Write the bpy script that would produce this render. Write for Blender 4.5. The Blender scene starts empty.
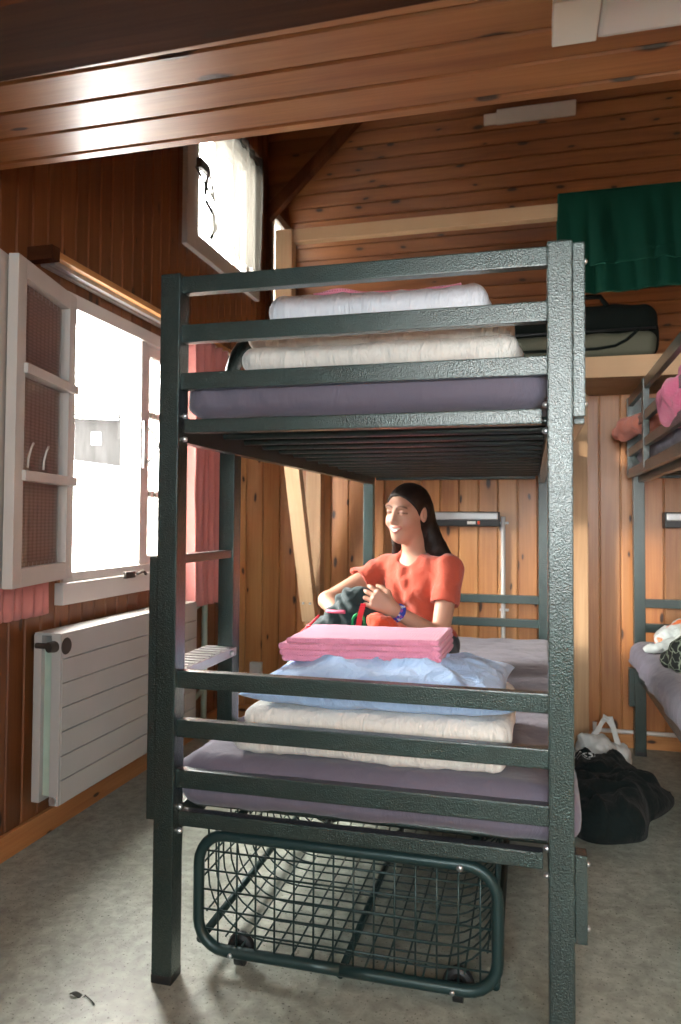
import bpy, bmesh, math, random
import numpy as np
from mathutils import Vector, Matrix
C = bpy.context.scene.collection
rnd = random.Random(7)
V3 = lambda *a: np.array(a, float)

# ------------------------------------------------------------------ noise
def _hash(ix, iy, iz, seed):
    n = (ix * 374761393 + iy * 668265263 + iz * 2147483647 + seed * 974711) & 0xFFFFFFFF
    n = ((n ^ (n >> 13)) * 1274126177) & 0xFFFFFFFF
    return ((n ^ (n >> 16)) & 0xFFFF) / 65535.0
def vnoise(P, seed=0):
    seed = int(seed)
    P = np.asarray(P, float); I = np.floor(P).astype(np.int64); F = P - I
    F = F * F * (3 - 2 * F); out = np.zeros(len(P))
    for dx in (0, 1):
        for dy in (0, 1):
            for dz in (0, 1):
                w = (F[:, 0] if dx else 1 - F[:, 0]) * (F[:, 1] if dy else 1 - F[:, 1]) * (F[:, 2] if dz else 1 - F[:, 2])
                out += w * _hash(I[:, 0] + dx, I[:, 1] + dy, I[:, 2] + dz, seed)
    return out * 2 - 1
def fbm(P, seed=0, octv=3, scale=(1, 1, 1)):
    P = np.asarray(P, float) * np.array(scale, float); o = np.zeros(len(P)); a = 1.0
    for k in range(octv):
        o += a * vnoise(P * 2 ** k + 17.3 * k, seed + k); a *= .5
    return o
def sstep(a, b, x):
    t = np.clip((x - a) / (b - a), 0, 1); return t * t * (3 - 2 * t)

# ------------------------------------------------------------------ objects
WLOC = {}
def thing(name, label, cat, loc=(0, 0, 0), group=None):
    o = bpy.data.objects.new(name, None); C.objects.link(o); o.location = loc; o.empty_display_size = .05
    o['label'] = label; o['category'] = cat
    if group: o['group'] = group
    WLOC[o] = V3(*loc); return o
class MB:
    """collects geometry in world coordinates, becomes ONE mesh object"""
    def __init__(s): s.v = []; s.f = []; s.m = []; s.n = 0; s.g = []
    def add(s, v, f, mi=0, g=None):
        v = np.asarray(v, float).reshape(-1, 3)
        s.v.append(v); s.f += [tuple(int(i) + s.n for i in q) for q in f]; s.m += [mi] * len(f); s.n += len(v)
        s.g.append(np.zeros((len(v), 3)) if g is None else g); return s
    def box(s, lo, hi, bev=0.0, mi=0, R=None, about=None):
        lo = V3(*lo); hi = V3(*hi); lo, hi = np.minimum(lo, hi), np.maximum(lo, hi)
        c = (lo + hi) / 2; h = (hi - lo) / 2; bev = min(bev, h.min() * .9)
        if bev <= 0:
            v = [[(-1, 1)[i & 1] * h[0], (-1, 1)[i >> 1 & 1] * h[1], (-1, 1)[i >> 2 & 1] * h[2]] for i in range(8)]
            f = [(0, 2, 3, 1), (4, 5, 7, 6), (0, 1, 5, 4), (2, 6, 7, 3), (0, 4, 6, 2), (1, 3, 7, 5)]
            v = np.array(v)
        else:
            bm = bmesh.new(); bmesh.ops.create_cube(bm, size=1)
            for q in bm.verts: q.co = Vector((q.co.x * 2 * h[0], q.co.y * 2 * h[1], q.co.z * 2 * h[2]))
            bmesh.ops.bevel(bm, geom=bm.edges[:], offset=bev, segments=2, profile=.7, affect='EDGES')
            bm.verts.ensure_lookup_table(); v = np.array([q.co[:] for q in bm.verts]); f = [tuple(q.index for q in F.verts) for F in bm.faces]; bm.free()
        v = v + c
        if R is not None:
            ab = c if about is None else V3(*about); v = (v - ab) @ np.array(R).T + ab
        return s.add(v, f, mi, v.copy())
    def tube(s, pts, r, seg=10, mi=0, caps=True):
        P = [V3(*p) for p in pts]; n = len(P); r = [r] * n if np.isscalar(r) else list(r)
        T = [P[min(i + 1, n - 1)] - P[max(i - 1, 0)] for i in range(n)]; T = [t / (np.linalg.norm(t) + 1e-12) for t in T]
        a = V3(0, 0, 1) if abs(T[0][2]) < .9 else V3(1, 0, 0); N = np.cross(T[0], a); N /= np.linalg.norm(N); v = []
        for i in range(n):
            N = N - T[i] * (N @ T[i]); N /= np.linalg.norm(N) + 1e-12; B = np.cross(T[i], N)
            for k in range(seg):
                t = 2 * math.pi * k / seg; v.append(P[i] + r[i] * (N * math.cos(t) + B * math.sin(t)))
        f = [(i * seg + k, i * seg + (k + 1) % seg, (i + 1) * seg + (k + 1) % seg, (i + 1) * seg + k) for i in range(n - 1) for k in range(seg)]
        if caps: f += [tuple(range(seg))[::-1], tuple((n - 1) * seg + k for k in range(seg))]
        return s.add(v, f, mi)
    def grid(s, F, nu, nv, mi=0, closed=False):
        U, W = np.meshgrid(np.linspace(0, 1, nu), np.linspace(0, 1, nv), indexing='ij')
        v = F(U.ravel(), W.ravel())
        f = [(i * nv + j, (i + 1) * nv + j, (i + 1) * nv + j + 1, i * nv + j + 1) for i in range(nu - 1) for j in range(nv - 1)]
        return s.add(v, f, mi)
    def rbox(s, lo, hi, r, step=.02, disp=None, mi=0):
        lo = V3(*lo); hi = V3(*hi); c = (lo + hi) / 2; h = (hi - lo) / 2; r = min(r, h.min() * .999)
        def cuts(hh):
            # dense near the rounded edge
            n = max(2, int(2 * (hh - r) / step)); a = np.linspace(-(hh - r), hh - r, n + 1)
            e = np.tan(np.linspace(0, math.pi / 4, 5))[1:] * r
            return np.concatenate([-(hh - r) - e[::-1], a, (hh - r) + e])
        cs = [cuts(x) for x in h]; idx = {}; V = []; Fc = []
        def vid(p):
            k = tuple(np.round(p, 6))
            if k not in idx: idx[k] = len(V); V.append(p)
            return idx[k]
        for ax in range(3):
            a, b = [i for i in range(3) if i != ax]
            for sg in (-1, 1):
                ids = np.empty((len(cs[a]), len(cs[b])), int)
                for i, x in enumerate(cs[a]):
                    for j, y in enumerate(cs[b]):
                        p = np.zeros(3); p[ax] = sg * h[ax]; p[a] = x; p[b] = y; ids[i, j] = vid(p)
                for i in range(len(cs[a]) - 1):
                    for j in range(len(cs[b]) - 1):
                        q = (ids[i, j], ids[i + 1, j], ids[i + 1, j + 1], ids[i, j + 1])
                        flip = (sg > 0) != (ax != 1)
                        Fc.append(q[::-1] if flip else q)
        V = np.array(V); inn = np.clip(V, -(h - r), h - r); d = V - inn; d /= np.linalg.norm(d, axis=1)[:, None] + 1e-12
        P = inn + r * d + c
        if disp is not None: P = disp(P, d)
        return s.add(P, Fc, mi)
    def build(s, name, mats, parent=None, smooth=False, origin=None, sharp=None):
        v = np.concatenate(s.v); me = bpy.data.meshes.new(name)
        if parent is not None: org = WLOC[parent]
        elif origin is not None: org = V3(*origin)
        else: org = V3(*((v.min(0) + v.max(0)) / 2)); org[2] = v[:, 2].min()
        me.from_pydata([tuple(p) for p in (v - org)], [], s.f)
        g = np.concatenate(s.g)
        at = me.attributes.new('gco', 'FLOAT_VECTOR', 'POINT'); at.data.foreach_set('vector', g.astype(np.float32).ravel())
        mats = mats if isinstance(mats, (list, tuple)) else [mats]
        for m in mats: me.materials.append(m)
        me.polygons.foreach_set('material_index', s.m)
        bm = bmesh.new(); bm.from_mesh(me); bmesh.ops.recalc_face_normals(bm, faces=bm.faces[:]); bm.to_mesh(me); bm.free()
        if smooth or sharp: me.polygons.foreach_set('use_smooth', [True] * len(me.polygons))
        if sharp: me.set_sharp_from_angle(angle=math.radians(sharp))
        me.update()
        o = bpy.data.objects.new(name, me); C.objects.link(o)
        if parent is not None: o.parent = parent; WLOC[o] = org
        else: o.location = org; WLOC[o] = org
        return o
def tag(o, label, cat, group=None):
    o['label'] = label; o['category'] = cat
    if group: o['group'] = group
    return o
def struct(o): o['kind'] = 'structure'; return o
def solid(o, t, off=0):
    m = o.modifiers.new('thick', 'SOLIDIFY'); m.thickness = t; m.offset = off; return o

# ------------------------------------------------------------------ materials
class NT:
    def __init__(s, name):
        s.m = bpy.data.materials.new(name); s.m.use_nodes = True; s.t = s.m.node_tree; s.n = s.t.nodes; s.l = s.t.links
        s.b = s.n['Principled BSDF']; s.out = s.n['Material Output']
    def new(s, t, **k):
        n = s.n.new(t)
        for a, b in k.items():
            if a[0] == '_': setattr(n, a[1:], b)
            else: n.inputs[a.replace('__', ' ')].default_value = b
        return n
    def link(s, a, b): s.l.new(a, b)
    def ramp(s, fac, stops, mode='LINEAR'):
        r = s.n.new('ShaderNodeValToRGB'); r.color_ramp.interpolation = mode; e = r.color_ramp.elements
        while len(e) < len(stops): e.new(.5)
        for q, (p, c) in zip(e, stops): q.position = p; q.color = (*c, 1) if len(c) == 3 else c
        s.link(fac, r.inputs[0]); return r.outputs[0]
    def mix(s, fac, a, b, mode='MIX'):
        m = s.n.new('ShaderNodeMix'); m.data_type = 'RGBA'; m.blend_type = mode
        for i, x in ((0, fac), (6, a), (7, b)):
            if hasattr(x, 'is_linked'): s.link(x, m.inputs[i])
            else: m.inputs[i].default_value = x if i == 0 else ((*x, 1) if len(x) == 3 else x)
        return m.outputs[2]
    def math(s, op, a, b=None, clamp=False):
        m = s.n.new('ShaderNodeMath'); m.operation = op; m.use_clamp = clamp
        for i, x in ((0, a), (1, b)):
            if x is None: continue
            if hasattr(x, 'is_linked'): s.link(x, m.inputs[i])
            else: m.inputs[i].default_value = x
        return m.outputs[0]
    def mapping(s, src, scale=(1, 1, 1), loc=(0, 0, 0), rot=(0, 0, 0)):
        m = s.n.new('ShaderNodeMapping'); m.inputs['Scale'].default_value = scale; m.inputs['Location'].default_value = loc; m.inputs['Rotation'].default_value = rot
        s.link(src, m.inputs[0]); return m.outputs[0]
    def noise(s, vec, scale, detail=3, rough=.5, dist=0):
        n = s.n.new('ShaderNodeTexNoise'); n.inputs['Scale'].default_value = scale; n.inputs['Detail'].default_value = detail
        n.inputs['Roughness'].default_value = rough; n.inputs['Distortion'].default_value = dist
        s.link(vec, n.inputs['Vector']); return n.outputs[0]
    def bump(s, h, strength=.3, dist=.01, chain=None):
        b = s.n.new('ShaderNodeBump'); b.inputs['Strength'].default_value = strength; b.inputs['Distance'].default_value = dist
        s.link(h, b.inputs['Height'])
        if chain is not None: s.link(chain, b.inputs['Normal'])
        s.link(b.outputs[0], s.b.inputs['Normal']); return b.outputs[0]
    def obj(s): return s.new('ShaderNodeTexCoord').outputs['Object']
    def geo(s): return s.new('ShaderNodeNewGeometry').outputs['Position']
    def attr(s, name, out='Vector'):
        a = s.n.new('ShaderNodeAttribute'); a.attribute_name = name; return a.outputs[out]
    def set(s, **k):
        for a, b in k.items():
            i = s.b.inputs[a.replace('__', ' ')]
            if hasattr(b, 'is_linked'): s.link(b, i)
            else: i.default_value = (*b, 1) if isinstance(b, tuple) and len(b) == 3 and i.type == 'RGBA' else b
        return s

def simple(name, col, rough=.5, spec=.4, var=.08, bump=0, bscale=60, metal=0, sheen=0, coat=0):
    t = NT(name); p = t.obj(); n = t.noise(p, 9, 3)
    c = t.mix(n, tuple(x * (1 - var) for x in col), tuple(min(1, x * (1 + var)) for x in col))
    t.set(Base__Color=c, Roughness=rough, Metallic=metal, Sheen__Weight=sheen, Coat__Weight=coat); t.b.inputs['Specular IOR Level'].default_value = spec
    if bump: t.bump(t.noise(p, bscale, 4), bump, .004)
    return t.m
def wood(name, dark, mid, light, rough=.35, coat=.0, knot=(.035, .014, .006), knot_amt=.55, kscale=(3.4, 9.5, 0), spec=.45):
    """gco attribute: x along the grain, y across, z = board number"""
    t = NT(name); g = t.attr('gco')
    big = t.noise(t.mapping(g, (.9, 9, 7.3)), 1.0, 3, .6, .8)
    fine = t.noise(t.mapping(g, (3.0, 120, 31)), 1.0, 3, .55)
    wn = t.new('ShaderNodeTexWhiteNoise'); wn.noise_dimensions = '1D'
    sp = t.new('ShaderNodeSeparateXYZ'); t.link(g, sp.inputs[0]); t.link(t.math('ADD', sp.outputs[2], .37), wn.inputs['W'])
    f = t.math('ADD', t.math('MULTIPLY', big, .75), t.math('MULTIPLY', fine, .3))
    f = t.math('ADD', f, t.math('MULTIPLY', t.math('SUBTRACT', wn.outputs[0], .5), .28))
    col = t.ramp(f, [(.28, dark), (.52, mid), (.78, light)])
    kw = t.noise(g, 6, 2); mv = t.new('ShaderNodeVectorMath', _operation='ADD'); t.link(t.mapping(g, kscale), mv.inputs[0])
    sc = t.new('ShaderNodeVectorMath', _operation='SCALE'); cb = t.new('ShaderNodeCombineXYZ'); t.link(kw, cb.inputs[0]); t.link(kw, cb.inputs[1]); t.link(cb.outputs[0], sc.inputs[0]); sc.inputs['Scale'].default_value = .25; t.link(sc.outputs[0], mv.inputs[1])
    vo = t.new('ShaderNodeTexVoronoi', _feature='F1', _voronoi_dimensions='2D'); vo.inputs['Scale'].default_value = 1.0; t.link(mv.outputs[0], vo.inputs['Vector'])
    cs = t.new('ShaderNodeSeparateColor'); t.link(vo.outputs['Color'], cs.inputs[0])
    gate = t.math('LESS_THAN', cs.outputs[0], knot_amt)
    size = t.math('ADD', t.math('MULTIPLY', cs.outputs[1], .10), .05)
    rel = t.math('DIVIDE', vo.outputs['Distance'], size)
    k1 = t.math('MULTIPLY', t.ramp(rel, [(.55, (1, 1, 1)), (1.0, (0, 0, 0))]), gate)
    halo = t.math('MULTIPLY', t.math('MULTIPLY', t.ramp(t.math('MULTIPLY', rel, .4), [(.2, (1, 1, 1)), (1.0, (0, 0, 0))]), gate), .4)
    col = t.mix(halo, col, dark); col = t.mix(k1, col, knot)
    t.set(Base__Color=col, Roughness=rough, Coat__Weight=coat, Coat__Roughness=.26)
    t.b.inputs['Specular IOR Level'].default_value = spec
    t.bump(fine, .12, .002)
    return t.m
M = {}
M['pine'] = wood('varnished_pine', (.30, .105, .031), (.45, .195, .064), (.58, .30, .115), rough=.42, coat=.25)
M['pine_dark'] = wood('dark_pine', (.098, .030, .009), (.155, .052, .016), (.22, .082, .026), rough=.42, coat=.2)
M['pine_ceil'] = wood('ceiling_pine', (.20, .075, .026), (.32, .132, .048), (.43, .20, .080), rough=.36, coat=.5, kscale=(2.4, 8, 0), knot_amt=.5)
M['pine_light'] = wood('planed_pine', (.36, .21, .105), (.50, .32, .175), (.60, .42, .25), rough=.6, knot_amt=.12, knot=(.20, .09, .04))
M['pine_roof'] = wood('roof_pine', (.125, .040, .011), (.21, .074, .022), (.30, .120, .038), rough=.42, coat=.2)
M['beam_dark'] = wood('dark_stained_beam', (.024, .008, .003), (.052, .016, .006), (.10, .034, .013), rough=.8, knot_amt=.1, spec=.08)

def mk_metal():
    t = NT('hammered_green_metal'); p = t.geo()
    vo = t.new('ShaderNodeTexVoronoi', _feature='SMOOTH_F1'); vo.inputs['Scale'].default_value = 340; t.link(p, vo.inputs['Vector'])
    n = t.noise(p, 300, 2); n2 = t.noise(p, 14, 3)
    c = t.mix(n2, (.019, .036, .033), (.027, .050, .046))
    t.set(Base__Color=c, Roughness=.33, Metallic=.86, Coat__Weight=1.0, Coat__Roughness=.24); t.b.inputs['Specular IOR Level'].default_value = .55
    h = t.math('ADD', t.math('MULTIPLY', vo.outputs['Distance'], 1.0), t.math('MULTIPLY', n, .5))
    bn = t.bump(h, .9, .0022); cbn = t.new('ShaderNodeBump'); cbn.inputs['Strength'].default_value = .28; cbn.inputs['Distance'].default_value = .002; t.link(h, cbn.inputs['Height']); t.link(cbn.outputs[0], t.b.inputs['Coat Normal']); return t.m
M['metal'] = mk_metal()
M['wire'] = simple('green_wire', (.016, .040, .040), .38, .5, metal=.3)
M['bolt'] = simple('zinc_bolt', (.62, .64, .66), .3, .5, metal=.9)
M['black'] = simple('black_plastic', (.012, .013, .014), .42)
M['white'] = simple('white_paint', (.56, .53, .50), .42, .4, .05)
M['sash_white'] = simple('aged_white_paint', (.47, .44, .41), .45, .4, .07, bump=.1, bscale=25)
M['radiator'] = simple('radiator_enamel', (.40, .385, .365), .4, .4, .06)
M['rust'] = simple('old_valve_brass', (.055, .045, .038), .5, .4, .3, metal=.3)
M['greenpaint'] = simple('pale_green_paint', (.36, .46, .38), .5, .4, .25, bscale=30)
M['skinw'] = None

def fabric(name, col, rough=.9, weave=900, var=.1, bump=.25, sheen=.2, wr=0, wrs=12, col2=None, wmap=(1, 1, 1), wrot=(0, 0, 0)):
    t = NT(name); p = t.obj(); n = t.noise(p, 6, 4)
    c = t.mix(n, tuple(x * (1 - var) for x in col), tuple(min(1, x * (1 + var)) for x in (col2 or col)))
    t.set(Base__Color=c, Roughness=rough, Sheen__Weight=sheen); t.b.inputs['Specular IOR Level'].default_value = .15
    b = None
    if wr: b = t.bump(t.noise(t.mapping(p, wmap, rot=wrot), wrs, 4, .55, .6), wr, .02)
    t.bump(t.noise(p, weave, 2), bump, .001, b)
    return t.m
M['sheet'] = fabric('grey_violet_sheet', (.118, .108, .143), wr=.35, wrs=9, wmap=(1.8, 1, .5), wrot=(0, .6, .3))
M['duvet'] = fabric('cream_duvet', (.72, .68, .62), wr=.75, wrs=11, wmap=(3.4, 2, .8))
M['duvet_blue'] = fabric('blueish_white_duvet', (.70, .71, .76), wr=.75, wrs=11, wmap=(3.4, 2, .8))
M['pillow'] = fabric('pale_blue_pillow', (.40, .58, .86), wr=.8, wrs=13, wmap=(1.6, 1, 1), wrot=(0, 0, .6))
M['hair'] = None
def waffle(name, col, scale=260):
    t = NT(name); p = t.obj(); n = t.noise(p, 7, 3)
    c = t.mix(n, tuple(x * .92 for x in col), tuple(min(1, x * 1.06) for x in col))
    w1 = t.new('ShaderNodeTexWave', _wave_type='BANDS', _bands_direction='X'); w1.inputs['Scale'].default_value = scale / 6.28
    w2 = t.new('ShaderNodeTexWave', _wave_type='BANDS', _bands_direction='Y'); w2.inputs['Scale'].default_value = scale / 6.28
    w3 = t.new('ShaderNodeTexWave', _wave_type='BANDS', _bands_direction='Z'); w3.inputs['Scale'].default_value = scale / 6.28
    for w in (w1, w2, w3): t.link(p, w.inputs['Vector'])
    h = t.math('ADD', t.math('ADD', w1.outputs[1], w2.outputs[1]), w3.outputs[1])
    t.set(Base__Color=c, Roughness=.95, Sheen__Weight=.3); t.b.inputs['Specular IOR Level'].default_value = .1
    t.bump(h, .5, .002); return t.m
M['pink'] = waffle('pink_waffle_cloth', (.78, .30, .43))
M['pink_curtain'] = fabric('pink_curtain_cloth', (.52, .20, .18), var=.15)
def translucent(m, col, f):
    nt = m.node_tree; out = nt.nodes['Material Output']; b_ = nt.nodes['Principled BSDF']; tl = nt.nodes.new('ShaderNodeBsdfTranslucent'); tl.inputs[0].default_value = (*col, 1); mx = nt.nodes.new('ShaderNodeMixShader'); mx.inputs[0].default_value = f
    nt.links.new(b_.outputs[0], mx.inputs[1]); nt.links.new(tl.outputs[0], mx.inputs[2]); nt.links.new(mx.outputs[0], out.inputs[0])
translucent(M['pink_curtain'], (.60, .22, .19), .06)
M['salmon'] = fabric('salmon_cloth', (.60, .21, .15), wr=.3)
M['pink_flannel'] = waffle('pink_blanket_cloth', (.55, .14, .24), 420)
def mk_velvet():
    t = NT('green_velvet'); p = t.obj(); n = t.noise(t.mapping(p, (9, 2, 2)), 1.6, 3)
    t.set(Base__Color=t.mix(n, (.001, .016, .009), (.002, .034, .020)), Roughness=.85, Sheen__Weight=.35); t.b.inputs['Sheen Tint'].default_value = (.1, .45, .3, 1)
    t.b.inputs['Specular IOR Level'].default_value = .1; t.bump(t.noise(p, 500, 2), .2, .001); return t.m
M['velvet'] = mk_velvet()
M['bag_dark'] = fabric('black_bag_cloth', (.003, .005, .004), rough=.95, weave=700, sheen=0)
M['bag_grey'] = fabric('grey_bag_cloth', (.080, .080, .056), rough=.7, weave=700, sheen=0)
M['pack'] = fabric('teal_black_pack_cloth', (.018, .036, .036), rough=.6, weave=700, wr=.4, wrs=30)
M['hoodie'] = fabric('black_hoodie_cloth', (.008, .014, .014), rough=.9, weave=500, wr=.8, wrs=13, sheen=.05)
M['coral'] = fabric('coral_jersey', (.48, .088, .052), rough=.85, weave=800, wr=.7, wrs=13)
M['jeans'] = fabric('dark_trouser_cloth', (.015, .018, .03), weave=600)
M['red'] = simple('red_webbing', (.60, .02, .035), .6); M['pinkstrip'] = simple('pink_webbing', (.62, .10, .17), .6)
M['carab'] = simple('green_anodised_metal', (.02, .30, .10), .3, metal=.4)
M['orange'] = fabric('orange_red_cloth', (.62, .075, .03), wr=.4, wrs=30)
M['grey_metal'] = simple('grey_metal', (.36, .36, .36), .35, metal=.6)
M['lamp_white'] = simple('lamp_plastic', (.66, .64, .60), .35)
M['plinth'] = simple('conduit_plastic', (.66, .66, .64), .4)
def mk_diff():
    t = NT('lamp_diffuser'); t.set(Base__Color=(.62, .60, .60), Roughness=.22); t.b.inputs['Subsurface Weight'].default_value = .2; return t.m
M['diffuser'] = mk_diff()
def mk_glass():
    t = NT('window_glass'); tr = t.new('ShaderNodeBsdfTransparent'); gl = t.new('ShaderNodeBsdfGlossy'); gl.inputs['Roughness'].default_value = .02
    fr = t.new('ShaderNodeLayerWeight'); mx = t.new('ShaderNodeMixShader')
    t.link(t.math('ADD', t.math('MULTIPLY', t.math('POWER', fr.outputs['Facing'], 5), .6), .03), mx.inputs[0]); t.link(tr.outputs[0], mx.inputs[1]); t.link(gl.outputs[0], mx.inputs[2]); t.link(mx.outputs[0], t.out.inputs[0]); return t.m
M['glass'] = mk_glass()
def mk_lace(name, col, transp):
    t = NT(name); p = t.obj(); d = t.new('ShaderNodeBsdfDiffuse'); d.inputs[0].default_value = (*col, 1); l = t.new('ShaderNodeBsdfTranslucent'); l.inputs[0].default_value = (*col, 1)
    tr = t.new('ShaderNodeBsdfTransparent'); m1 = t.new('ShaderNodeMixShader'); m2 = t.new('ShaderNodeMixShader')
    w = t.new('ShaderNodeTexWave', _wave_type='BANDS', _bands_direction='Z'); w.inputs['Scale'].default_value = 26; w.inputs['Distortion'].default_value = .4; t.link(p, w.inputs['Vector'])
    m1.inputs[0].default_value = .6; t.link(d.outputs[0], m1.inputs[1]); t.link(l.outputs[0], m1.inputs[2])
    t.link(t.math('ADD', t.math('MULTIPLY', w.outputs[1], .18), transp), m2.inputs[0]); t.link(m1.outputs[0], m2.inputs[1]); t.link(tr.outputs[0], m2.inputs[2]); t.link(m2.outputs[0], t.out.inputs[0]); return t.m
M['lace'] = mk_lace('white_lace', (.30, .28, .24), .03)
M['gable_lace'] = mk_lace('thick_lace', (.055, .052, .044), .0)
M['sheer'] = mk_lace('brown_sheer', (.44, .36, .335), .06)
def mk_floor():
    t = NT('mottled_linoleum'); p = t.geo()
    a = t.noise(p, 3.2, 5, .62, .6); b = t.noise(p, 26, 4, .6, .4); s = t.noise(p, 130, 2, .5)
    c = t.ramp(t.math('ADD', t.math('MULTIPLY', a, .45), t.math('MULTIPLY', b, .55)), [(.33, (.175, .195, .163)), (.5, (.29, .318, .27)), (.68, (.44, .475, .415))])
    c = t.mix(t.ramp(s, [(.30, (1, 1, 1)), (.37, (0, 0, 0))]), c, (.075, .078, .066))
    t.set(Base__Color=c, Roughness=.42); t.b.inputs['Specular IOR Level'].default_value = .4; t.bump(b, .06, .004); return t.m
M['floor'] = mk_floor()
M['plaster'] = simple('plain_plaster', (.45, .40, .34), .8)
M['snow'] = simple('bright_gravel', (.80, .80, .80), .9)  # haze and glare below the barn, put into a white surface colour
M['barn'] = wood('weathered_barn', (.014, .012, .010), (.022, .019, .017), (.036, .032, .030), rough=.9, knot_amt=.1)
M['plastic_bag'] = None

# ------------------------------------------------------------------ room shell
XL, YB, ZC, YE = -1.75, 4.10, 2.28, 1.978
def board_wall(mb, O, U, V, N, u0, u1, v0, v1, bw, holes=(), t=.014, back=.11, cut=None, mi=0, g=.0018, c=.0045):
    O, U, V, N = map(lambda a: V3(*a), (O, U, V, N))
    edges = list(np.arange(u0, u1, bw)) + [u1]
    for k in range(len(edges) - 1):
        a, b = edges[k], edges[k + 1]
        if b - a < .012: continue
        off = rnd.uniform(0, 50)
        ss = sorted({a, b} | {x for h in holes for x in h[:2] if a < x < b})
        for q in range(len(ss) - 1):
            s0, s1 = ss[q], ss[q + 1]; segs = [(v0, v1)]
            for h in holes:
                if h[0] <= s0 + 1e-6 and h[1] >= s1 - 1e-6:
                    segs = [z for (x, y) in segs for z in ((x, min(y, h[2])), (max(x, h[3]), y)) if z[1] - z[0] > 1e-4]
            la, lb = s0 + (g if q == 0 else 0), s1 - (g if q == len(ss) - 2 else 0)
            ca, cb_ = (c if q == 0 else 0), (c if q == len(ss) - 2 else 0)
            for (x, y) in segs:
                prof = [(la, 0), (la, t - ca), (la + ca, t), (lb - cb_, t), (lb, t - cb_), (lb, 0)]
                vs = []; gg = []
                for end, vv in enumerate((x, y)):
                    for (pu, pn) in prof:
                        v_ = vv if cut is None else cut(pu, end, vv)
                        vs.append(O + U * pu + V * v_ + N * pn); gg.append((v_ + off, pu + off, k + off))
                n = 6; f = [(i, i + 1, n + i + 1, n + i) for i in range(n - 1)] + [tuple(range(n)), tuple(range(2 * n - 1, n - 1, -1))]
                mb.add(vs, f, mi, np.array(gg))
    if back and cut is None:
        us = sorted({u0, u1} | {x for h in holes for x in h[:2]}); vv = sorted({v0, v1} | {x for h in holes for x in h[2:]})
        for i in range(len(us) - 1):
            for j in range(len(vv) - 1):
                cu, cv = (us[i] + us[i + 1]) / 2, (vv[j] + vv[j + 1]) / 2
                if any(h[0] < cu < h[1] and h[2] < cv < h[3] for h in holes): continue
                P = [O + U * us[i + a] + V * vv[j + b] + N * n for n in (-back, 0) for a in (0, 1) for b in (0, 1)]
                mb.add(P, [(0, 1, 3, 2), (4, 6, 7, 5), (0, 4, 5, 1), (2, 3, 7, 6), (0, 2, 6, 4), (1, 5, 7, 3)], mi)
    return mb
W1 = (2.50, 3.62, .93, 2.00)      # window_1 opening: y0 y1 z0 z1
W2 = (3.52, 4.40, 2.68, 3.46)
W3 = (4.80, 5.15, 2.45, 3.30)
ZT = 4.45
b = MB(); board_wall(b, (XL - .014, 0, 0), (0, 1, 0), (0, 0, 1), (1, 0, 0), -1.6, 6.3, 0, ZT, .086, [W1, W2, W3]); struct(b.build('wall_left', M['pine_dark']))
b = MB(); board_wall(b, (0, YB + .014, 0), (1, 0, 0), (0, 0, 1), (0, -1, 0), -1.75, 2.4, 0, 1.834, .105); struct(b.build('wall_back', M['pine']))
b = MB(); board_wall(b, (2.4 + .014, 0, 0), (0, 1, 0), (0, 0, 1), (-1, 0, 0), -1.6, 6.3, 0, ZT, .105); struct(b.build('wall_right', M['pine']))
b = MB(); board_wall(b, (0, -1.6 - .014, 0), (1, 0, 0), (0, 0, 1), (0, 1, 0), -1.75, 2.4, 0, ZC + .1, .105, [(-.5, 1.75, 1.05, 2.24)]); struct(b.build('wall_rear', M['pine']))
b = MB(); b.box((-1.9, -1.75, -.12), (2.55, 6.4, 0)); struct(b.build('floor', M['floor']))
b = MB(); board_wall(b, (0, 0, ZC + .014), (0, 1, 0), (1, 0, 0), (0, 0, -1), YE - 3.6 - .045, YE - .045, -1.75, 2.4, .12, g=.0032)
board_wall(b, (0, 0, ZC + .014), (0, 1, 0), (1, 0, 0), (0, 0, -1), YE - .045, YE, -1.75, 2.4, .045, g=.0032); struct(b.build('ceiling', M['pine_ceil']))
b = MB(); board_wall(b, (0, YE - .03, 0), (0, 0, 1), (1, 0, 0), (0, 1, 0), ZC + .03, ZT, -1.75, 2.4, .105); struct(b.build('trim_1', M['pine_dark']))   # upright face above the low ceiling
# dark beam under the low ceiling
b = MB(); z0 = 2.13
P0, P1 = V3(-1.75, 1.365, z0), V3(2.4, 1.285, z0)
vs = []
for P in (P0, P1):
    for dy, dz in ((0, 0), (0, .17), (-.2, .17), (-.2, 0)): vs.append(P + V3(0, dy, dz))
b.add(vs, [(0, 1, 2, 3), (7, 6, 5, 4), (0, 4, 5, 1), (1, 5, 6, 2), (2, 6, 7, 3), (3, 7, 4, 0)], 0, np.array([(v[0], v[1] + v[2], 3.0) for v in vs])); struct(b.build('trim_2', M['beam_dark']))
# sloping boarded roof behind the loft
R0, R1 = V3(0, 5.95, 1.80), V3(0, 4.68, 4.42); sl = (R1 - R0); ln = np.linalg.norm(sl); sl /= ln; nn = V3(0, -sl[2], sl[1]); nn = nn if nn[1] < 0 else -nn
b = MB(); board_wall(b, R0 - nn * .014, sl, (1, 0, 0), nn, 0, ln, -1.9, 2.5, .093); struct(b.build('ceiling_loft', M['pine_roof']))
b = MB(); b.box((-1.9, YE - .14, ZT - .03), (2.5, 6.35, ZT + .08)); struct(b.build('ceiling_top', M['pine_dark']))
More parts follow.
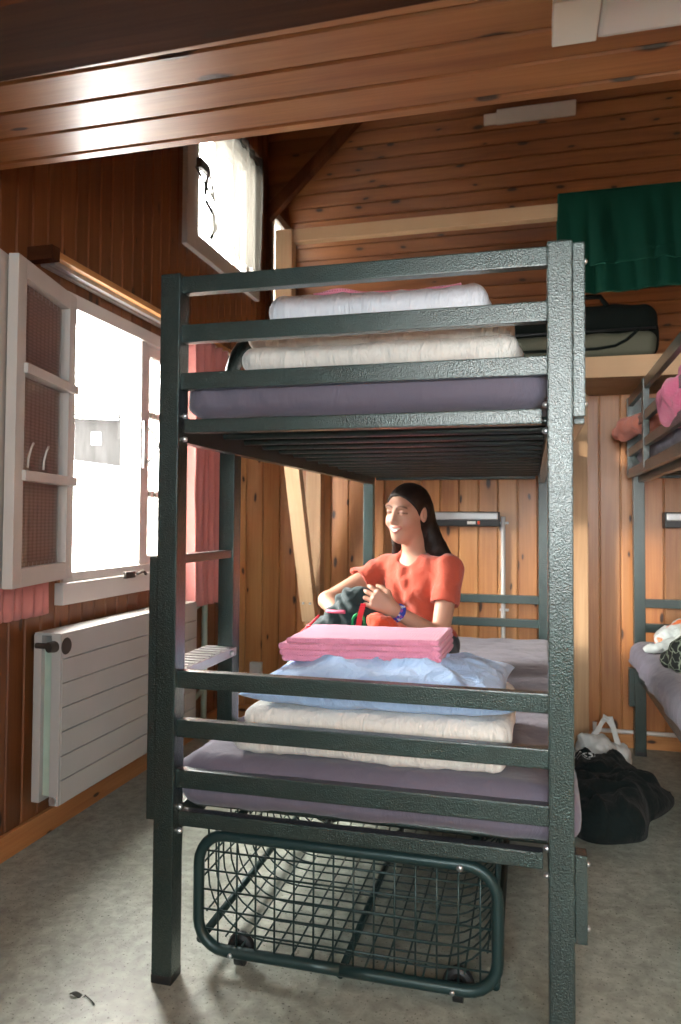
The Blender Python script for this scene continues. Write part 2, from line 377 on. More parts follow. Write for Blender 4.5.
# boarded cheek above the slanted trim, facing the room
b = MB(); zd0 = 3.27; slope = .98
for k, z in enumerate(np.arange(zd0, ZT, .10)):
    x1a, x1b = XL + (z - zd0) / slope, XL + (z + .0975 - zd0) / slope; off = rnd.uniform(0, 30)
    vs = [(XL, 4.70, z), (x1a, 4.70, z), (x1b, 4.70, z + .0975), (XL, 4.70, z + .0975), (XL, 4.74, z), (x1a, 4.74, z), (x1b, 4.74, z + .0975), (XL, 4.74, z + .0975)]
    b.add(vs, [(0, 1, 2, 3), (7, 6, 5, 4), (0, 4, 5, 1), (1, 5, 6, 2), (2, 6, 7, 3), (3, 7, 4, 0)], 0, np.array([(v[0] + off, v[2] + off, k + off) for v in vs]))
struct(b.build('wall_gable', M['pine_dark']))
b = MB(); t_ = .05
vs = []
for y in (4.67, 4.73):
    for (x, z) in ((XL, 1.9), (XL + .024, 1.9), (XL + .024, zd0 - .05), (XL + .048 + (ZT - zd0 + .04) / slope, ZT), (XL - .02 + (ZT - zd0 + .04) / slope, ZT), (XL, zd0 + .04)): vs.append((x, y, z))
b.add(vs, [(0, 1, 2, 5), (2, 3, 4, 5), (11, 8, 7, 6), (11, 10, 9, 8)] + [(i, (i + 1) % 6, 6 + (i + 1) % 6, 6 + i) for i in range(6)], 0, np.array([(v[2], v[0], 1) for v in vs])); struct(b.build('trim_3', M['beam_dark']))
# baseboards
b = MB(); b.box((XL, -1.6, 0), (XL + .018, YB, .085), .004); b.g[-1] = b.v[-1][:, [1, 2, 0]]; struct(b.build('baseboard_left', M['pine']))
b = MB(); b.box((-1.75, YB - .018, 0), (2.4, YB, .075), .004); b.g[-1] = b.v[-1][:, [0, 2, 1]]; struct(b.build('baseboard_back', M['pine']))

# ------------------------------------------------------------------ windows
def frame(mb, x0, x1, y0, y1, z0, z1, w, bev=.004):
    mb.box((x0, y0, z0), (x1, y0 + w, z1), bev); mb.box((x0, y1 - w, z0), (x1, y1, z1), bev)
    mb.box((x0, y0 + w, z0), (x1, y1 - w, z0 + w), bev); mb.box((x0, y0 + w, z1 - w), (x1, y1 - w, z1), bev); return mb
y0, y1, z0, z1 = W1
b = MB(); frame(b, XL - .12, XL + .012, y0 - .03, y1 + .03, z0 - .03, z1 + .05, .056); win1 = struct(b.build('window_1', M['white'])); 
b = MB(); b.box((XL - .10, 3.045, z0), (XL + .004, 3.095, z1), .006); b.build('mullion', M['white'], win1)
b = MB(); b.box((XL - .13, y0 - .06, z0 - .095), (XL + .035, y1 + .06, z0 - .012), .006); b.build('sill', M['white'], win1)
b = MB(); frame(b, XL - .06, XL - .01, 3.095, y1 - .015, z0 + .012, z1 - .01, .05); b.box((XL - .05, 3.1, 1.65), (XL - .02, y1 - .03, 1.68)); b.box((XL - .05, 3.1, 1.27), (XL - .02, y1 - .03, 1.30)); cas = b.build('casement', M['white'], win1)
b = MB(); b.box((XL - .04, 3.14, z0 + .06), (XL - .036, y1 - .06, z1 - .06)); b.build('pane', M['glass'], cas)
b = MB(); b.grid(lambda u, v: np.stack([XL - .018 + .006 * np.sin(u * 60), 3.115 + u * (y1 - .04 - 3.115), z0 + .03 + v * (z1 - z0 - .06)], 1), 60, 8); b.build('lace_curtain', M['lace'], cas, smooth=True)
b = MB(); b.box((XL + .004, 3.055, 1.40), (XL + .016, 3.085, 1.62), .003); b.tube([(XL + .012, 3.085, 1.60), (XL + .04, 3.10, 1.56), (XL + .05, 3.13, 1.51), (XL + .04, 3.10, 1.46), (XL + .012, 3.085, 1.42)], .006, 8); b.build('latch', M['grey_metal'], win1, sharp=40)
b = MB(); b.box((XL + .036, 2.86, .905), (XL + .05, 2.94, .935), .004); b.tube([(XL + .045, 2.96, .92), (XL + .055, 3.0, .93), (XL + .05, 3.03, .915)], .007, 8); b.build('window_stay', M['rust'], win1, sharp=40)
# open casement folded back towards the wall (double leaf), hinge at y0
H = V3(XL + .030, y0 - .045, 0); E = V3(-1.612, 1.985, 0); ud = (E - H)[:2]; wd = np.linalg.norm(ud); ud = ud / wd; nd = V3(-ud[1], ud[0]); nd = nd if nd[0] > 0 else -nd
def leaf(mb, u0, u1, za, zb, n0, n1, bev=.004, mi=0):
    bm = MB(); bm.box((u0, n0, za), (u1, n1, zb), bev)
    for v, f in ((bm.v[0], bm.f),):
        w = np.stack([H[0] + ud[0] * v[:, 0] + nd[0] * v[:, 1], H[1] + ud[1] * v[:, 0] + nd[1] * v[:, 1], v[:, 2]], 1); mb.add(w, f, mi)
s0, s1 = .94, 2.015
def leaf_frame(off, u1, fw, th):
    b = MB()
    leaf(b, 0, fw, s0, s1, off, off + th); leaf(b, u1 - fw, u1, s0, s1, off, off + th); leaf(b, fw, u1 - fw, s0, s0 + fw, off, off + th); leaf(b, fw, u1 - fw, s1 - fw, s1, off, off + th)
    return b
b = leaf_frame(-.006, wd, .062, .034)
for zz in (1.655, 1.305): leaf(b, .0, wd - .05, zz - .017, zz + .017, -.004, .042)
sash = b.build('open_casement', M['sash_white'], win1)
b = leaf_frame(-.05, wd + .045, .075, .036); b.build('outer_leaf', M['sash_white'], sash)
b = MB(); leaf(b, .05, wd - .05, s0 + .05, s1 - .05, .006, .009, 0); b.build('pane', M['glass'], sash)
def sheerF(u, v):
    uu = .06 + u * (wd - .12); n = -.012 + .003 * np.sin(u * 70); return np.stack([H[0] + ud[0] * uu + nd[0] * n, H[1] + ud[1] * uu + nd[1] * n, s0 + .05 + v * (s1 - s0 - .1)], 1)
b = MB(); b.grid(sheerF, 70, 10); b.build('sheer_curtain', M['sheer'], sash, smooth=True)
b = MB()
for uu in (.24, .36): b.tube([(H[0] + ud[0] * (uu + q) + nd[0] * .014, H[1] + ud[1] * (uu + q) + nd[1] * .014, 1.335 + w) for q, w in ((0, 0), (-.004, .03), (-.022, .065), (-.04, .085))], .004, 6)
b.build('hook', M['lamp_white'], sash, smooth=True)  # curved white glare on the casement, modelled as thin pale tubes
# curtain board with track above
b = MB(); b.box((XL, 2.28, 2.105), (XL + .10, 3.95, 2.130), .003); b.g[-1] = b.v[-1][:, [1, 0, 2]]
pel = thing('curtain_rail', 'wooden curtain board with grey track above the open window', 'curtain rail', (XL + .05, 3.1, 2.105))
b.v[-1] = b.v[-1]; b.build('board', M['pine'], pel)
b = MB(); b.box((XL + .012, 2.3, 2.088), (XL + .034, 3.93, 2.105), .002); b.box((XL + .052, 2.3, 2.088), (XL + .074, 3.93, 2.105), .002); b.build('track', M['grey_metal'], pel)
b = MB(); b.box((XL, 2.24, 2.09), (XL + .105, 2.285, 2.14), .003); b.build('end_block', M['beam_dark'], pel)
def curtain(name, label, y0, y1, z0, z1, x, folds, amp, seed, group=None):
    def F(u, v):
        w = 1 + .1 * np.sin(v * 2 + seed); yy = y0 + u * (y1 - y0) + .012 * np.sin(u * folds * 6.283 + 1.2) ; xx = x + amp * (1.15 - .35 * v) * np.sin(u * folds * 6.283 * w + seed) + .01 * fbm(np.stack([u * 5, v * 3, 0 * u], 1), seed)
        return np.stack([xx, yy, z0 + v * (z1 - z0) + .006 * np.sin(u * folds * 6.283)], 1)
    b = MB(); b.grid(F, int(folds * 26), 34); o = b.build(name, M['pink_curtain'], smooth=True); tag(o, label, 'curtain', group); solid(o, .003)
curtain('curtain', 'pink gathered curtain hanging right of the bright window, beside the ladder', 3.31, 3.71, .735, 2.085, -1.640, 5.2, .044, 1.0)
curtain('curtain', 'pink curtain bunched behind the open white casement at the far left', 2.03, 2.36, .815, 2.05, -1.732, 7, .009, 4.0)
# upper window
y0, y1, z0, z1 = W2
b = MB(); frame(b, XL - .1, XL + .03, y0 - .085, y1 + .085, z0 - .085, z1 + .085, .092, .006); win2 = struct(b.build('window_2', M['sash_white']))
b = MB(); frame(b, XL - .06, XL - .015, y0, y1, z0, z1, .05); b.box((XL - .055, y0 + .045, z0 + .01), (XL - .005, y0 + .125, z1 - .01), .006); cas = b.build('casement', M['sash_white'], win2)
b = MB(); b.box((XL - .04, y0 + .04, z0 + .04), (XL - .036, y1 - .04, z1 - .04)); b.build('pane', M['glass'], cas)
b = MB(); b.grid(lambda u, v: np.stack([XL + .058 + .014 * np.sin(u * 42) + .007 * np.sin(u * 19 + v * 3), y0 + .15 + u * (y1 - y0 - .11), z0 + .05 + .012 * np.sin(u * 9) * (1 - v) + v * (z1 - z0 - .02)], 1), 140, 24); b.build('lace_curtain', M['gable_lace'], win2, smooth=True)
b = MB(); b.tube([(XL + .058, y0 + .12, z1 - .02), (XL + .058, y1 + .06, z1 - .02)], .008, 8); b.build('curtain_rod', M['rust'], win2, smooth=True)
b = MB(); ya, za = y0 + .10, 3.05
b.box((XL + .0, ya - .03, za + .02), (XL + .03, ya + .09, za + .075), .005)
b.tube([(XL + .03, ya + .07, za + .05), (XL + .045, ya + .11, za - .11), (XL + .05, ya - .06, za - .06), (XL + .05, ya - .13, za - .03)], .008, 6); b.tube([(XL + .04, ya + .03, za), (XL + .05, ya - .02, za - .13)], .010, 6)
b.build('window_stay', M['rust'], win2, sharp=40)
b = MB(); b.tube([(XL + .03, ya + .03, za - .14), (XL + .05, ya + .09, za - .2), (XL + .055, ya + .10, za - .28), (XL + .05, ya + .06, za - .34)], .011, 8); b.build('handle', M['black'], win2, smooth=True)
y0, y1, z0, z1 = W3
b = MB(); frame(b, XL - .09, XL + .012, y0 - .05, y1 + .05, z0 - .05, z1 + .05, .06); win3 = struct(b.build('window_3', M['white']))
b = MB(); b.box((XL - .04, y0, z0), (XL - .036, y1, z1)); b.build('pane', M['glass'], win3)
b = MB(); b.grid(lambda u, v: np.stack([XL - .012 + .006 * np.sin(u * 30), y0 + .02 + u * (y1 - y0 - .04), z0 + v * (z1 - z0)], 1), 30, 6); b.build('lace_curtain', M['lace'], win3, smooth=True)
b = MB()
for (a0, a1, c0, c1) in ((-.56, -.49, .99, 2.28), (1.74, 1.81, .99, 2.28), (.60, .65, 1.06, 2.23), (-.49, 1.74, .99, 1.06), (-.49, 1.74, 2.23, 2.28)): b.box((a0, -1.66, c0), (a1, -1.585, c1), .004)
struct(b.build('window_4', M['white']))

# ------------------------------------------------------------------ loft with posts, braces and guard rail
YF = 3.58
loft = thing('sleeping_loft', 'pale pine sleeping loft on posts along the back wall, with a guard rail', 'loft', (-.2, 3.9, 1.834))
def lightbeam(mb, lo, hi, ax, bev=.004, R=None, about=None):
    mb.box(lo, hi, bev, R=R, about=about); o = {0: [0, 1, 2], 1: [1, 0, 2], 2: [2, 0, 1]}[ax]; off = rnd.uniform(0, 20); g = (mb.v[-1])[:, o] + off; g[:, 2] = off; mb.g[-1] = g; return mb
b = MB(); lightbeam(b, (-1.56, YF, 1.834), (2.4, YF + .06, 1.933), 0)
for k in range(11):
    lightbeam(b, (-1.56, YF + .062 + k * .215, 1.834), (2.4, YF + .062 + k * .215 + .213, 1.915), 0, .003)
b.build('platform', M['pine_light'], loft)
for xa in (-1.262, ):
    b = MB(); lightbeam(b, (xa, YF - .075, 1.70), (xa + .088, YF - .003, 2.645), 2); b.build('guard_post', M['pine_light'], loft)
b = MB(); lightbeam(b, (1.6, YF - .075, 1.70), (1.69, YF - .003, 2.69), 2); b.build('guard_post', M['pine_light'], loft)
b = MB(); lightbeam(b, (-1.19, YF - .055, 2.585), (2.4, YF - .003, 2.650), 0); b.build('guard_rail', M['pine_light'], loft)
for xa, w in ((-1.245, .088), (.190, .096)):
    b = MB(); lightbeam(b, (xa, YB - .09, 0), (xa + w, YB - .004, 1.832), 2); b.build('support_post', M['pine_light'], loft)
    if xa > 0: continue
    ln = 1.33; ang = math.atan2(.46, 1.15)
    Rm = Matrix.Rotation(ang, 3, 'X'); foot = (xa + w / 2, YB - .10, .62)
    b = MB(); lightbeam(b, (xa + .004, foot[1] - .06, foot[2]), (xa + w - .004, foot[1] + .0, foot[2] + ln), 2, .004, Rm, foot); br = b.build('brace', M['pine_light'], loft)
    for q in (-.02, .02):
        b = MB(); b.tube([(foot[0] + q, foot[1] - .075 - .03, foot[2] + .085), (foot[0] + q, foot[1] - .06 - .03, foot[2] + .085)], .007, 8); b.build('bolt', M['bolt'], br, smooth=True)

# ------------------------------------------------------------------ bunk beds
def bunk(label, x0, x1, y0, y1, gside, bolts=True, xr0=None, group=None):
    p = .055; xr0 = x0 if xr0 is None else xr0
    t = thing('bunk_bed', label, 'bunk bed', ((x0 + x1) / 2, (y0 + y1) / 2, 0), group)
    for (xa, ya) in ((x0, y0), (x1 - p, y0), (xr0, y1 - p), (x1 - p, y1 - p)):
        b = MB(); b.box((xa, ya, .018), (xa + p, ya + p, 1.80), .004); po = b.build('post', M['metal'], t)
        b = MB(); b.box((xa - .0008, ya - .0008, 0), (xa + p + .0008, ya + p + .0008, .022), .004); b.build('foot_cap', M['black'], po)
        if ya == y0:
            xi, s = (xa + p, 1) if xa < x1 - .3 else (xa, -1)
            for zz in (1.432, 1.372, .432, .372):
                b = MB(); b.tube([(xi - .001 * s, ya + .030, zz), (xi + .004 * s, ya + .030, zz), (xi + .009 * s, ya + .030, zz), (xi + .011 * s, ya + .030, zz)], [.0075, .0075, .006, .002], 10); b.build('bolt', M['bolt'], po, smooth=True)
    for ya in (y0, y1 - p):
        xl = x0 if ya == y0 else xr0
        for (za, zb) in ((1.75, 1.794), (1.622, 1.668), (1.499, 1.543), (.735, .779), (.612, .656), (.485, .531)):
            b = MB(); b.box((xl + p - .002, ya + .014, za), (x1 - p + .002, ya + .044, zb), .003); b.build('end_rail', M['metal'], t)
        for (za, zb) in ((1.386, 1.421), (.394, .431)):
            b = MB(); b.box((xl + p + .012, ya + .006, za), (x1 - p - .012, ya + .036, zb), .004); b.build('base_rail', M['metal'], t)
    for (za, zb) in ((1.365, 1.43), (.370, .432)):
        for xa in (x0 + .022, x1 - .055):
            b = MB()
            dx = (xr0 - x0) if xa < x1 - .3 else 0
            vs = [(xa + q + (dx if yy > y0 + .5 else 0), yy, zz) for yy in (y0 + .05, y1 - .05) for zz in (za, zb) for q in (0, .032)]
            b.add(vs, [(0, 1, 3, 2), (4, 6, 7, 5), (0, 4, 5, 1), (2, 3, 7, 6), (0, 2, 6, 4), (1, 5, 7, 3)]); b.build('side_rail', M['metal'], t)
        for k in range(14):
            yy = y0 + .13 + k * (y1 - y0 - .26) / 13
            b = MB(); b.tube([(x0 + .05, yy, zb - .022), (x1 - .05, yy, zb - .022)], .011, 8); b.build('slat', M['metal'], t, sharp=50)
    # guard on one long side
    gx = (x1, x1 + .027) if gside > 0 else (x0 - .027, x0)
    for yy in (y0 + .004, y0 + .55, y1 - .6, y1 - .06):
        b = MB(); b.box((gx[0] + .0005, yy, 1.40), (gx[1], yy + .045, 1.794), .003); b.build('guard_upright', M['metal'], t)
    for (za, zb) in ((1.748, 1.793), (1.61, 1.652), (1.495, 1.535), (1.388, 1.432)):
        b = MB(); b.box((gx[0] + .004, y0 + .045, za), (gx[1] + .0005, y1 - .02, zb), .003); b.build('guard_rail', M['metal'], t)
    b = MB(); b.box((gx[0] + .0005, y0 + .006, .243), (gx[1], y0 + .05, .434), .003); br = b.build('side_bracket', M['metal'], t)
    b = MB(); b.box((gx[0] + .0005, y1 - .06, .243), (gx[1], y1 - .015, .434), .003); b.build('side_bracket', M['metal'], t)
    if bolts:
        xo = gx[1] if gside > 0 else gx[0]; s = gside
        for zz in (1.755, 1.43, .41, .27):
            b = MB(); b.tube([(xo, y0 + .026, zz), (xo + .004 * s, y0 + .026, zz), (xo + .007 * s, y0 + .026, zz)], [.007, .006, .002], 10); b.build('bolt', M['bolt'], br, smooth=True)
    return t
BX0, BX1, BY0, BY1 = -.928, .091, 1.708, 3.995
bed = bunk('dark green metal bunk bed in the foreground with a ladder at its left side', BX0, BX1, BY0, BY1, 1, xr0=-.893, group='dark green bunk beds')
# ladder
b = MB(); lx0, lx1 = -.932, -.882; ly = 2.10
b.box((lx0, ly, .385), (lx1, ly + .055, 1.60), .004)
b.tube([(lx0 + .024, ly + .028, 1.585)] + [(lx0 + .024 + .03 * math.sin(a) * .6, ly + .028 + .10 * (1 - math.cos(a)), 1.60 + .13 * math.sin(a)) for a in np.linspace(0, math.pi, 14)] + [(lx0 + .024, ly + .228, 1.44)], .024, 12)
lad = b.build('ladder', M['metal'], bed, sharp=40)
b = MB(); b.box((-.953, 1.716, .40), (-.9285, 1.762, 1.07), .003); b.build('ladder_bracket', M['metal'], lad)
b = MB(); b.box((lx0 + .008, 1.762, 1.048), (lx1 - .006, ly + .003, 1.072), .003); b.build('rung', M['metal'], lad)
b = MB(); b.box((lx0 - .035, 1.762, .752), (lx1 + .012, ly + .003, .778), .003)
for k in range(9): b.box((lx0 - .028, 1.785 + k * .035, .778), (lx1 + .006, 1.785 + k * .035 + .012, .781))
st = b.build('step', [M['grey_metal']], lad)
b = MB(); b.tube([(lx1 + .012, 2.06, .765), (lx1 + .019, 2.06, .765)], .007, 8); b.build('bolt', M['bolt'], lad, smooth=True)
RX0 = .487
bed2 = bunk('dark green metal bunk bed at the right edge, partly outside the picture', RX0 + .012, RX0 + 1.03, 1.74, 4.01, -1, group='dark green bunk beds')

def mattress(label, x0, x1, y0, y1, z0, z1, seed, bulge=.012):
    def D(P, d):
        n = fbm(P, seed, 3, (3, 3, 3)); w = fbm(P, seed + 5, 2, (16, 16, 5)); side = 1 - np.abs(d[:, 2])
        wr = np.maximum(0, np.sin((P[:, 0] + .35 * (P[:, 2]) * 1.6) * 75 + 4 * vnoise(P * 6, seed + 9))) ** 6
        amt = side * np.exp(-((P[:, 0] - x0) / .35) ** 2)
        P = P + d * (.007 * n + .003 * w + .011 * wr * amt)[:, None]
        mid = 1 - np.abs((P[:, 2] - (z0 + z1) / 2) / ((z1 - z0) / 2)) ** 2
        P[:, :2] += d[:, :2] * (bulge * np.clip(mid, 0, 1))[:, None]
        P[:, 2] = np.maximum(P[:, 2], z0 - .001); return P
    b = MB(); b.rbox((x0, y0, z0), (x1, y1, z1), .038, .014, D); o = b.build('mattress', M['sheet'], smooth=True)
    return tag(o, label, 'mattress', 'grey-violet mattresses')
mattress('grey-violet covered mattress on the lower bunk with the smiling woman', -.872, .102, 1.756, 3.93, .428, .562, 1)
mattress('grey-violet covered mattress on the upper bunk, under folded white duvets', -.872, .030, 1.756, 3.93, 1.428, 1.553, 2)
mattress('grey-violet covered mattress on the lower bunk at the right edge', RX0 + .01, RX0 + .99, 1.80, 3.97, .434, .572, 3, .02)
mattress('dark covered mattress on the upper bunk at the right edge, under pink blanket', RX0 + .05, RX0 + .97, 1.81, 3.93, 1.434, 1.54, 4)
# ------------------------------------------------------------------ bedding
def slab(mb, lo, hi, r, seed, amp=.008, fs=14, quilt=0, step=.016):
    def D(P, d):
        n = fbm(P, seed, 3, (fs * .4,) * 3) * amp * .8 + fbm(P, seed + 3, 2, (fs * 2.2, fs * 2.2, fs)) * amp * .5
        wr = np.maximum(0, np.sin(P[:, 0] * 70 + 5 * vnoise(P * 7, seed + 8))) ** 4 * amp * .95 * (1 - np.abs(d[:, 2]) * .7)
        return P + d * (n + wr)[:, None]
    mb.rbox(lo, hi, r, step, D); return mb
def pillow(mb, c, hx, hy, h, seed, rotz=0, corner=.9, nu=70, nv=60):
    cr, sr = math.cos(rotz), math.sin(rotz)
    for sg in (1, -1):
        def F(u, v):
            a, q = u * 2 - 1, v * 2 - 1
            prof = np.clip((1 - np.abs(a) ** 2.6) * (1 - np.abs(q) ** 2.6), 0, 1) ** .42
            pin = 1 - .07 * (1 - np.abs(q) ** 2) ; pin2 = 1 - .07 * (1 - np.abs(a) ** 2)
            x = a * hx * np.where(np.abs(a) > .0, pin, 1); y = q * hy * pin2
            P = np.stack([x, y, 0 * x], 1)
            n = fbm(P, seed, 3, (8, 8, 8)) * .010 + fbm(P, seed + 4, 2, (26, 26, 9)) * .005
            cre = -np.abs(np.sin((x * 1.0 + y * .7) * 17 + 2.5 * vnoise(P * 6, seed + 2))) ** .5 * .020 + .013
            z = sg * (prof * h * (1 if sg > 0 else .75) ) + (n + cre) * prof * (1 if sg > 0 else .4)
            return np.stack([c[0] + x * cr - y * sr, c[1] + x * sr + y * cr, c[2] + z], 1)
        mb.grid(F, nu, nv)
    return mb
b = MB(); slab(b, (-.755, 1.79, .563), (-.06, 2.30, .622), .029, 11, .006); slab(b, (-.735, 1.80, .612), (-.045, 2.32, .680), .033, 12, .006)
o = b.build('folded_duvet', M['duvet'], smooth=True); tag(o, 'cream white folded duvet on the lower bunk, beneath the pale blue pillow', 'duvet', 'folded white duvets')
b = MB(); pillow(b, (-.388, 2.05, .718), .345, .272, .068, 21, .02); o = b.build('pillow', M['pillow'], smooth=True); tag(o, 'pale blue pillow on the lower bunk beneath the pink towel', 'pillow')
def towel(mb, x0, x1, y0, y1, z, n, th, seed):
    for k in range(n):
        slab(mb, (x0 + .03 * (k == n - 1) - .008 * k, y0 + .004 * rnd.uniform(-1, 1) + .006 * k, z + k * th), (x1 + .006 * rnd.uniform(-1, 1), y1, z + (k + 1) * th + .004), th * .5, seed + k, .0028, 12, 0, .014)
    return mb
b = MB(); towel(b, -.688, -.235, 2.0, 2.28, .768, 4, .0155, 31)
for z in (.775, .791, .807): b.box((-.26, 2.005, z), (-.232, 2.265, z + .012), .005)
v = np.concatenate(b.v); 
b2 = MB(); Rz = Matrix.Rotation(-.03, 3, 'Z')
ctr = v.mean(0); v = (v - ctr) @ np.array(Matrix.Rotation(-.03, 3, 'Y') @ Rz).T + ctr; b2.add(v, b.f)
o = b2.build('folded_towel', M['pink'], smooth=True); tag(o, 'pink waffle blanket folded flat on top of the pale blue pillow', 'blanket')
b = MB(); slab(b, (-.765, 1.83, 1.555), (-.03, 2.38, 1.632), .038, 41, .008); slab(b, (-.75, 1.84, 1.622), (-.05, 2.38, 1.693), .036, 42, .009)
o = b.build('folded_duvet', M['duvet'], smooth=True); tag(o, 'cream white folded duvet lowest in the stack on the upper bunk', 'duvet', 'folded white duvets')
b = MB(); slab(b, (-.695, 1.86, 1.688), (-.105, 2.36, 1.775), .043, 43, .007)
o = b.build('folded_duvet', M['duvet_blue'], smooth=True); tag(o, 'bluish white folded duvet on the upper bunk, topmost under the pink sheet', 'duvet', 'folded white duvets')
b = MB()
def F(u, v):
    x = -.60 + u * .42; y = 1.99 + v * .30; P = np.stack([x, y, 0 * x], 1); return np.stack([x, y, 1.793 + .02 * u * 0 + .008 * fbm(P, 5, 3, (9, 9, 9)) + .014 * np.exp(-((u - .18) / .12) ** 2)], 1)
b.grid(F, 50, 36); o = b.build('folded_sheet', M['pink'], smooth=True); solid(o, .016, 1); tag(o, 'pink folded sheet lying on top of the upper bunk duvets', 'sheet')

# ------------------------------------------------------------------ wire basket under the bed
bk = thing('wire_basket', 'dark green wire basket on castors under the front bunk', 'basket', (-.46, 2.2, 0))
X0, X1, Y0, Y1, Z0, Z1 = -.843, -.078, 1.80, 2.72, .052, .345
def rrect(x0, x1, z0, z1, r, y, n=7):
    pts = []
    for (cx, cz, a0) in ((x1 - r, z0 + r, -90), (x1 - r, z1 - r, 0), (x0 + r, z1 - r, 90), (x0 + r, z0 + r, 180)):
        for k in range(n): a = math.radians(a0 + 90 * k / (n - 1)); pts.append((cx + r * math.cos(a), y, cz + r * math.sin(a)))
    mid = ((x0 + x1) / 2, y, z0); return [mid, (x0 + (x1 - x0) * .6, y, z0)] + pts + [(x0 + (x1 - x0) * .4, y, z0), mid]
for y in (Y0, Y1):
    b = MB(); b.tube(rrect(X0, X1, Z0, Z1, .075, y), .0145, 12); b.build('rim', M['wire'], bk, smooth=True)
for (x, z) in ((X0 + .005, Z0 + .02), ((X0 + X1) / 2, Z0 - .012), (X1 - .005, Z0 + .02), (X0 + .06, Z1), (X1 - .06, Z1)):
    b = MB(); b.tube([(x, Y0, z), (x, Y1, z)], .0105, 10); b.build('bar', M['wire'], bk, smooth=True)
b = MB(); rw = .0026
for x in np.arange(X0 + .055, X1 - .01, .0515): b.tube([(x, Y0, Z0), (x, Y0, Z1)], rw, 6)
for z in np.arange(Z0 + .05, Z1 - .01, .05): b.tube([(X0, Y0, z), (X1, Y0, z)], rw, 6)
b.build('front_mesh', M['wire'], bk, smooth=True)
b = MB()
for y in np.arange(Y0 + .05, Y1, .05):
    r = .16; pts = [(X0 + .004, y, Z1 - .005)] + [(X0 + .004 + r * (1 - math.cos(a)), y, Z0 + .012 + r * (1 - math.sin(a))) for a in np.linspace(0, math.pi / 2, 8)]
    pts += [(X1 - .004 - r * (1 - math.cos(a)), y, Z0 + .012 + r * (1 - math.sin(a))) for a in np.linspace(math.pi / 2, 0, 8)] + [(X1 - .004, y, Z1 - .005)]
    b.tube(pts, rw, 5)
r = .16
for x in np.arange(X0 + r, X1 - r + .01, .0475): b.tube([(x, Y0, Z0 + .012), (x, Y1, Z0 + .012)], rw, 5)
for a in (0, .5, 1.0, 1.3):
    for s in (0, 1):
        x = X0 + .004 + r * (1 - math.cos(a)); x = x if not s else X0 + X1 - x; z = Z0 + .012 + r * (1 - math.sin(a)); b.tube([(x, Y0, z), (x, Y1, z)], rw, 5)
for z in (.26, .31):
    for x in (X0 + .004, X1 - .004): b.tube([(x, Y0, z), (x, Y1, z)], rw, 5)
b.build('basket_mesh', M['wire'], bk, smooth=True)
for (x, y) in ((X0 + .105, Y0 + .03), (X1 - .095, Y0 + .03), (X0 + .105, Y1 - .03), (X1 - .095, Y1 - .03)):
    b = MB(); n = 20
    b.tube([(x - .012, y + .01, .026), (x + .012, y + .01, .026)], .026, 20); b.tube([(x + .026 * math.cos(a), y + .01, .036 + .036 * math.sin(a)) for a in np.linspace(.1, math.pi - .1, 10)], .014, 8)
    cst = b.build('castor', M['black'], bk, sharp=40)
    if y < 2.2:
        b = MB(); b.tube([(x - .01, Y0 - .013, Z0 - .002), (x - .01, Y0 - .018, Z0 - .002)], .006, 8); b.build('bolt', M['bolt'], cst, smooth=True)
b = MB(); b.tube([(-.165, Y0 - .012, Z1 - .002), (-.165, Y0 - .020, Z1 - .002)], .008, 10); b.build('bolt', M['bolt'], bk, smooth=True)

# ------------------------------------------------------------------ radiator and pipes
rad = thing('radiator', 'white panel radiator on the left wall below the window', 'radiator', (-1.65, 2.78, .165))
RY0, RY1 = 2.255, 3.34
b = MB(); nb = 7; hz = (.755 - .165) / nb
for k in range(nb): b.box((-1.622, RY0 + .012, .165 + k * hz + .0015), (-1.59, RY1 - .01, .165 + (k + 1) * hz - .0015), .0025)
b.box((-1.628, RY0 + .01, .165), (-1.612, RY1 - .008, .755)); b.box((-1.628, RY0, .165), (-1.592, RY0 + .014, .755), .003); b.box((-1.628, RY1 - .012, .165), (-1.592, RY1, .755), .003); b.build('front_panel', M['radiator'], rad)
b = MB(); b.box((-1.70, RY0, .17), (-1.668, RY1, .755), .004); b.build('rear_panel', M['radiator'], rad)
b = MB()
for k in range(30): b.box((-1.668, RY0 + .02 + k * .035, .19), (-1.628, RY0 + .022 + k * .035, .72))
b.build('fins', M['greenpaint'], rad)
b = MB(); b.box((-1.70, RY0 + .004, .752), (-1.592, RY1 - .004, .762), .003); b.build('top_grille', M['radiator'], rad)
b = MB(); b.tube([(-1.685, RY0 - .006, .718), (-1.61, RY0 - .006, .718)], .010, 10); b.tube([(-1.625, RY0 - .022, .716), (-1.615, RY0 + .012, .716)], [.018, .022], 14); b.tube([(-1.589, RY0 + .03, .715), (-1.5865, RY0 + .03, .715)], [.030, .027], 18); b.build('valve', M['rust'], rad, sharp=40)
b = MB(); b.tube([(-1.61, RY0 - .008, .185), (-1.61, RY0 + .02, .185)], .013, 10); b.build('plug', M['bolt'], rad, sharp=40)
b = MB(); b.box((-1.745, RY0 + .1, .3), (-1.70, RY0 + .13, .7)); b.box((-1.745, RY1 - .13, .3), (-1.70, RY1 - .1, .7)); b.build('wall_bracket', M['radiator'], rad)
pp = thing('heating_pipe', 'old white heating pipe in the corner right of the radiator', 'pipe', (-1.70, 3.7, 0))
b = MB(); b.tube([(-1.70, 3.66, .0), (-1.70, 3.66, .74)], .016, 10); b.build('riser', M['greenpaint'], pp, sharp=50)
b = MB(); b.tube([(-1.66, RY1 - .0, .70), (-1.69, 3.5, .70), (-1.70, 3.66, .73), (-1.70, YB - .02, .73)], .013, 10); b.build('branch', M['greenpaint'], pp, sharp=50)
b = MB(); b.tube([(-1.66, RY1, .24), (-1.68, 3.5, .24), (-1.70, 3.66, .26), (-1.70, YB - .02, .26)], .012, 10); b.build('branch', M['greenpaint'], pp, sharp=50)
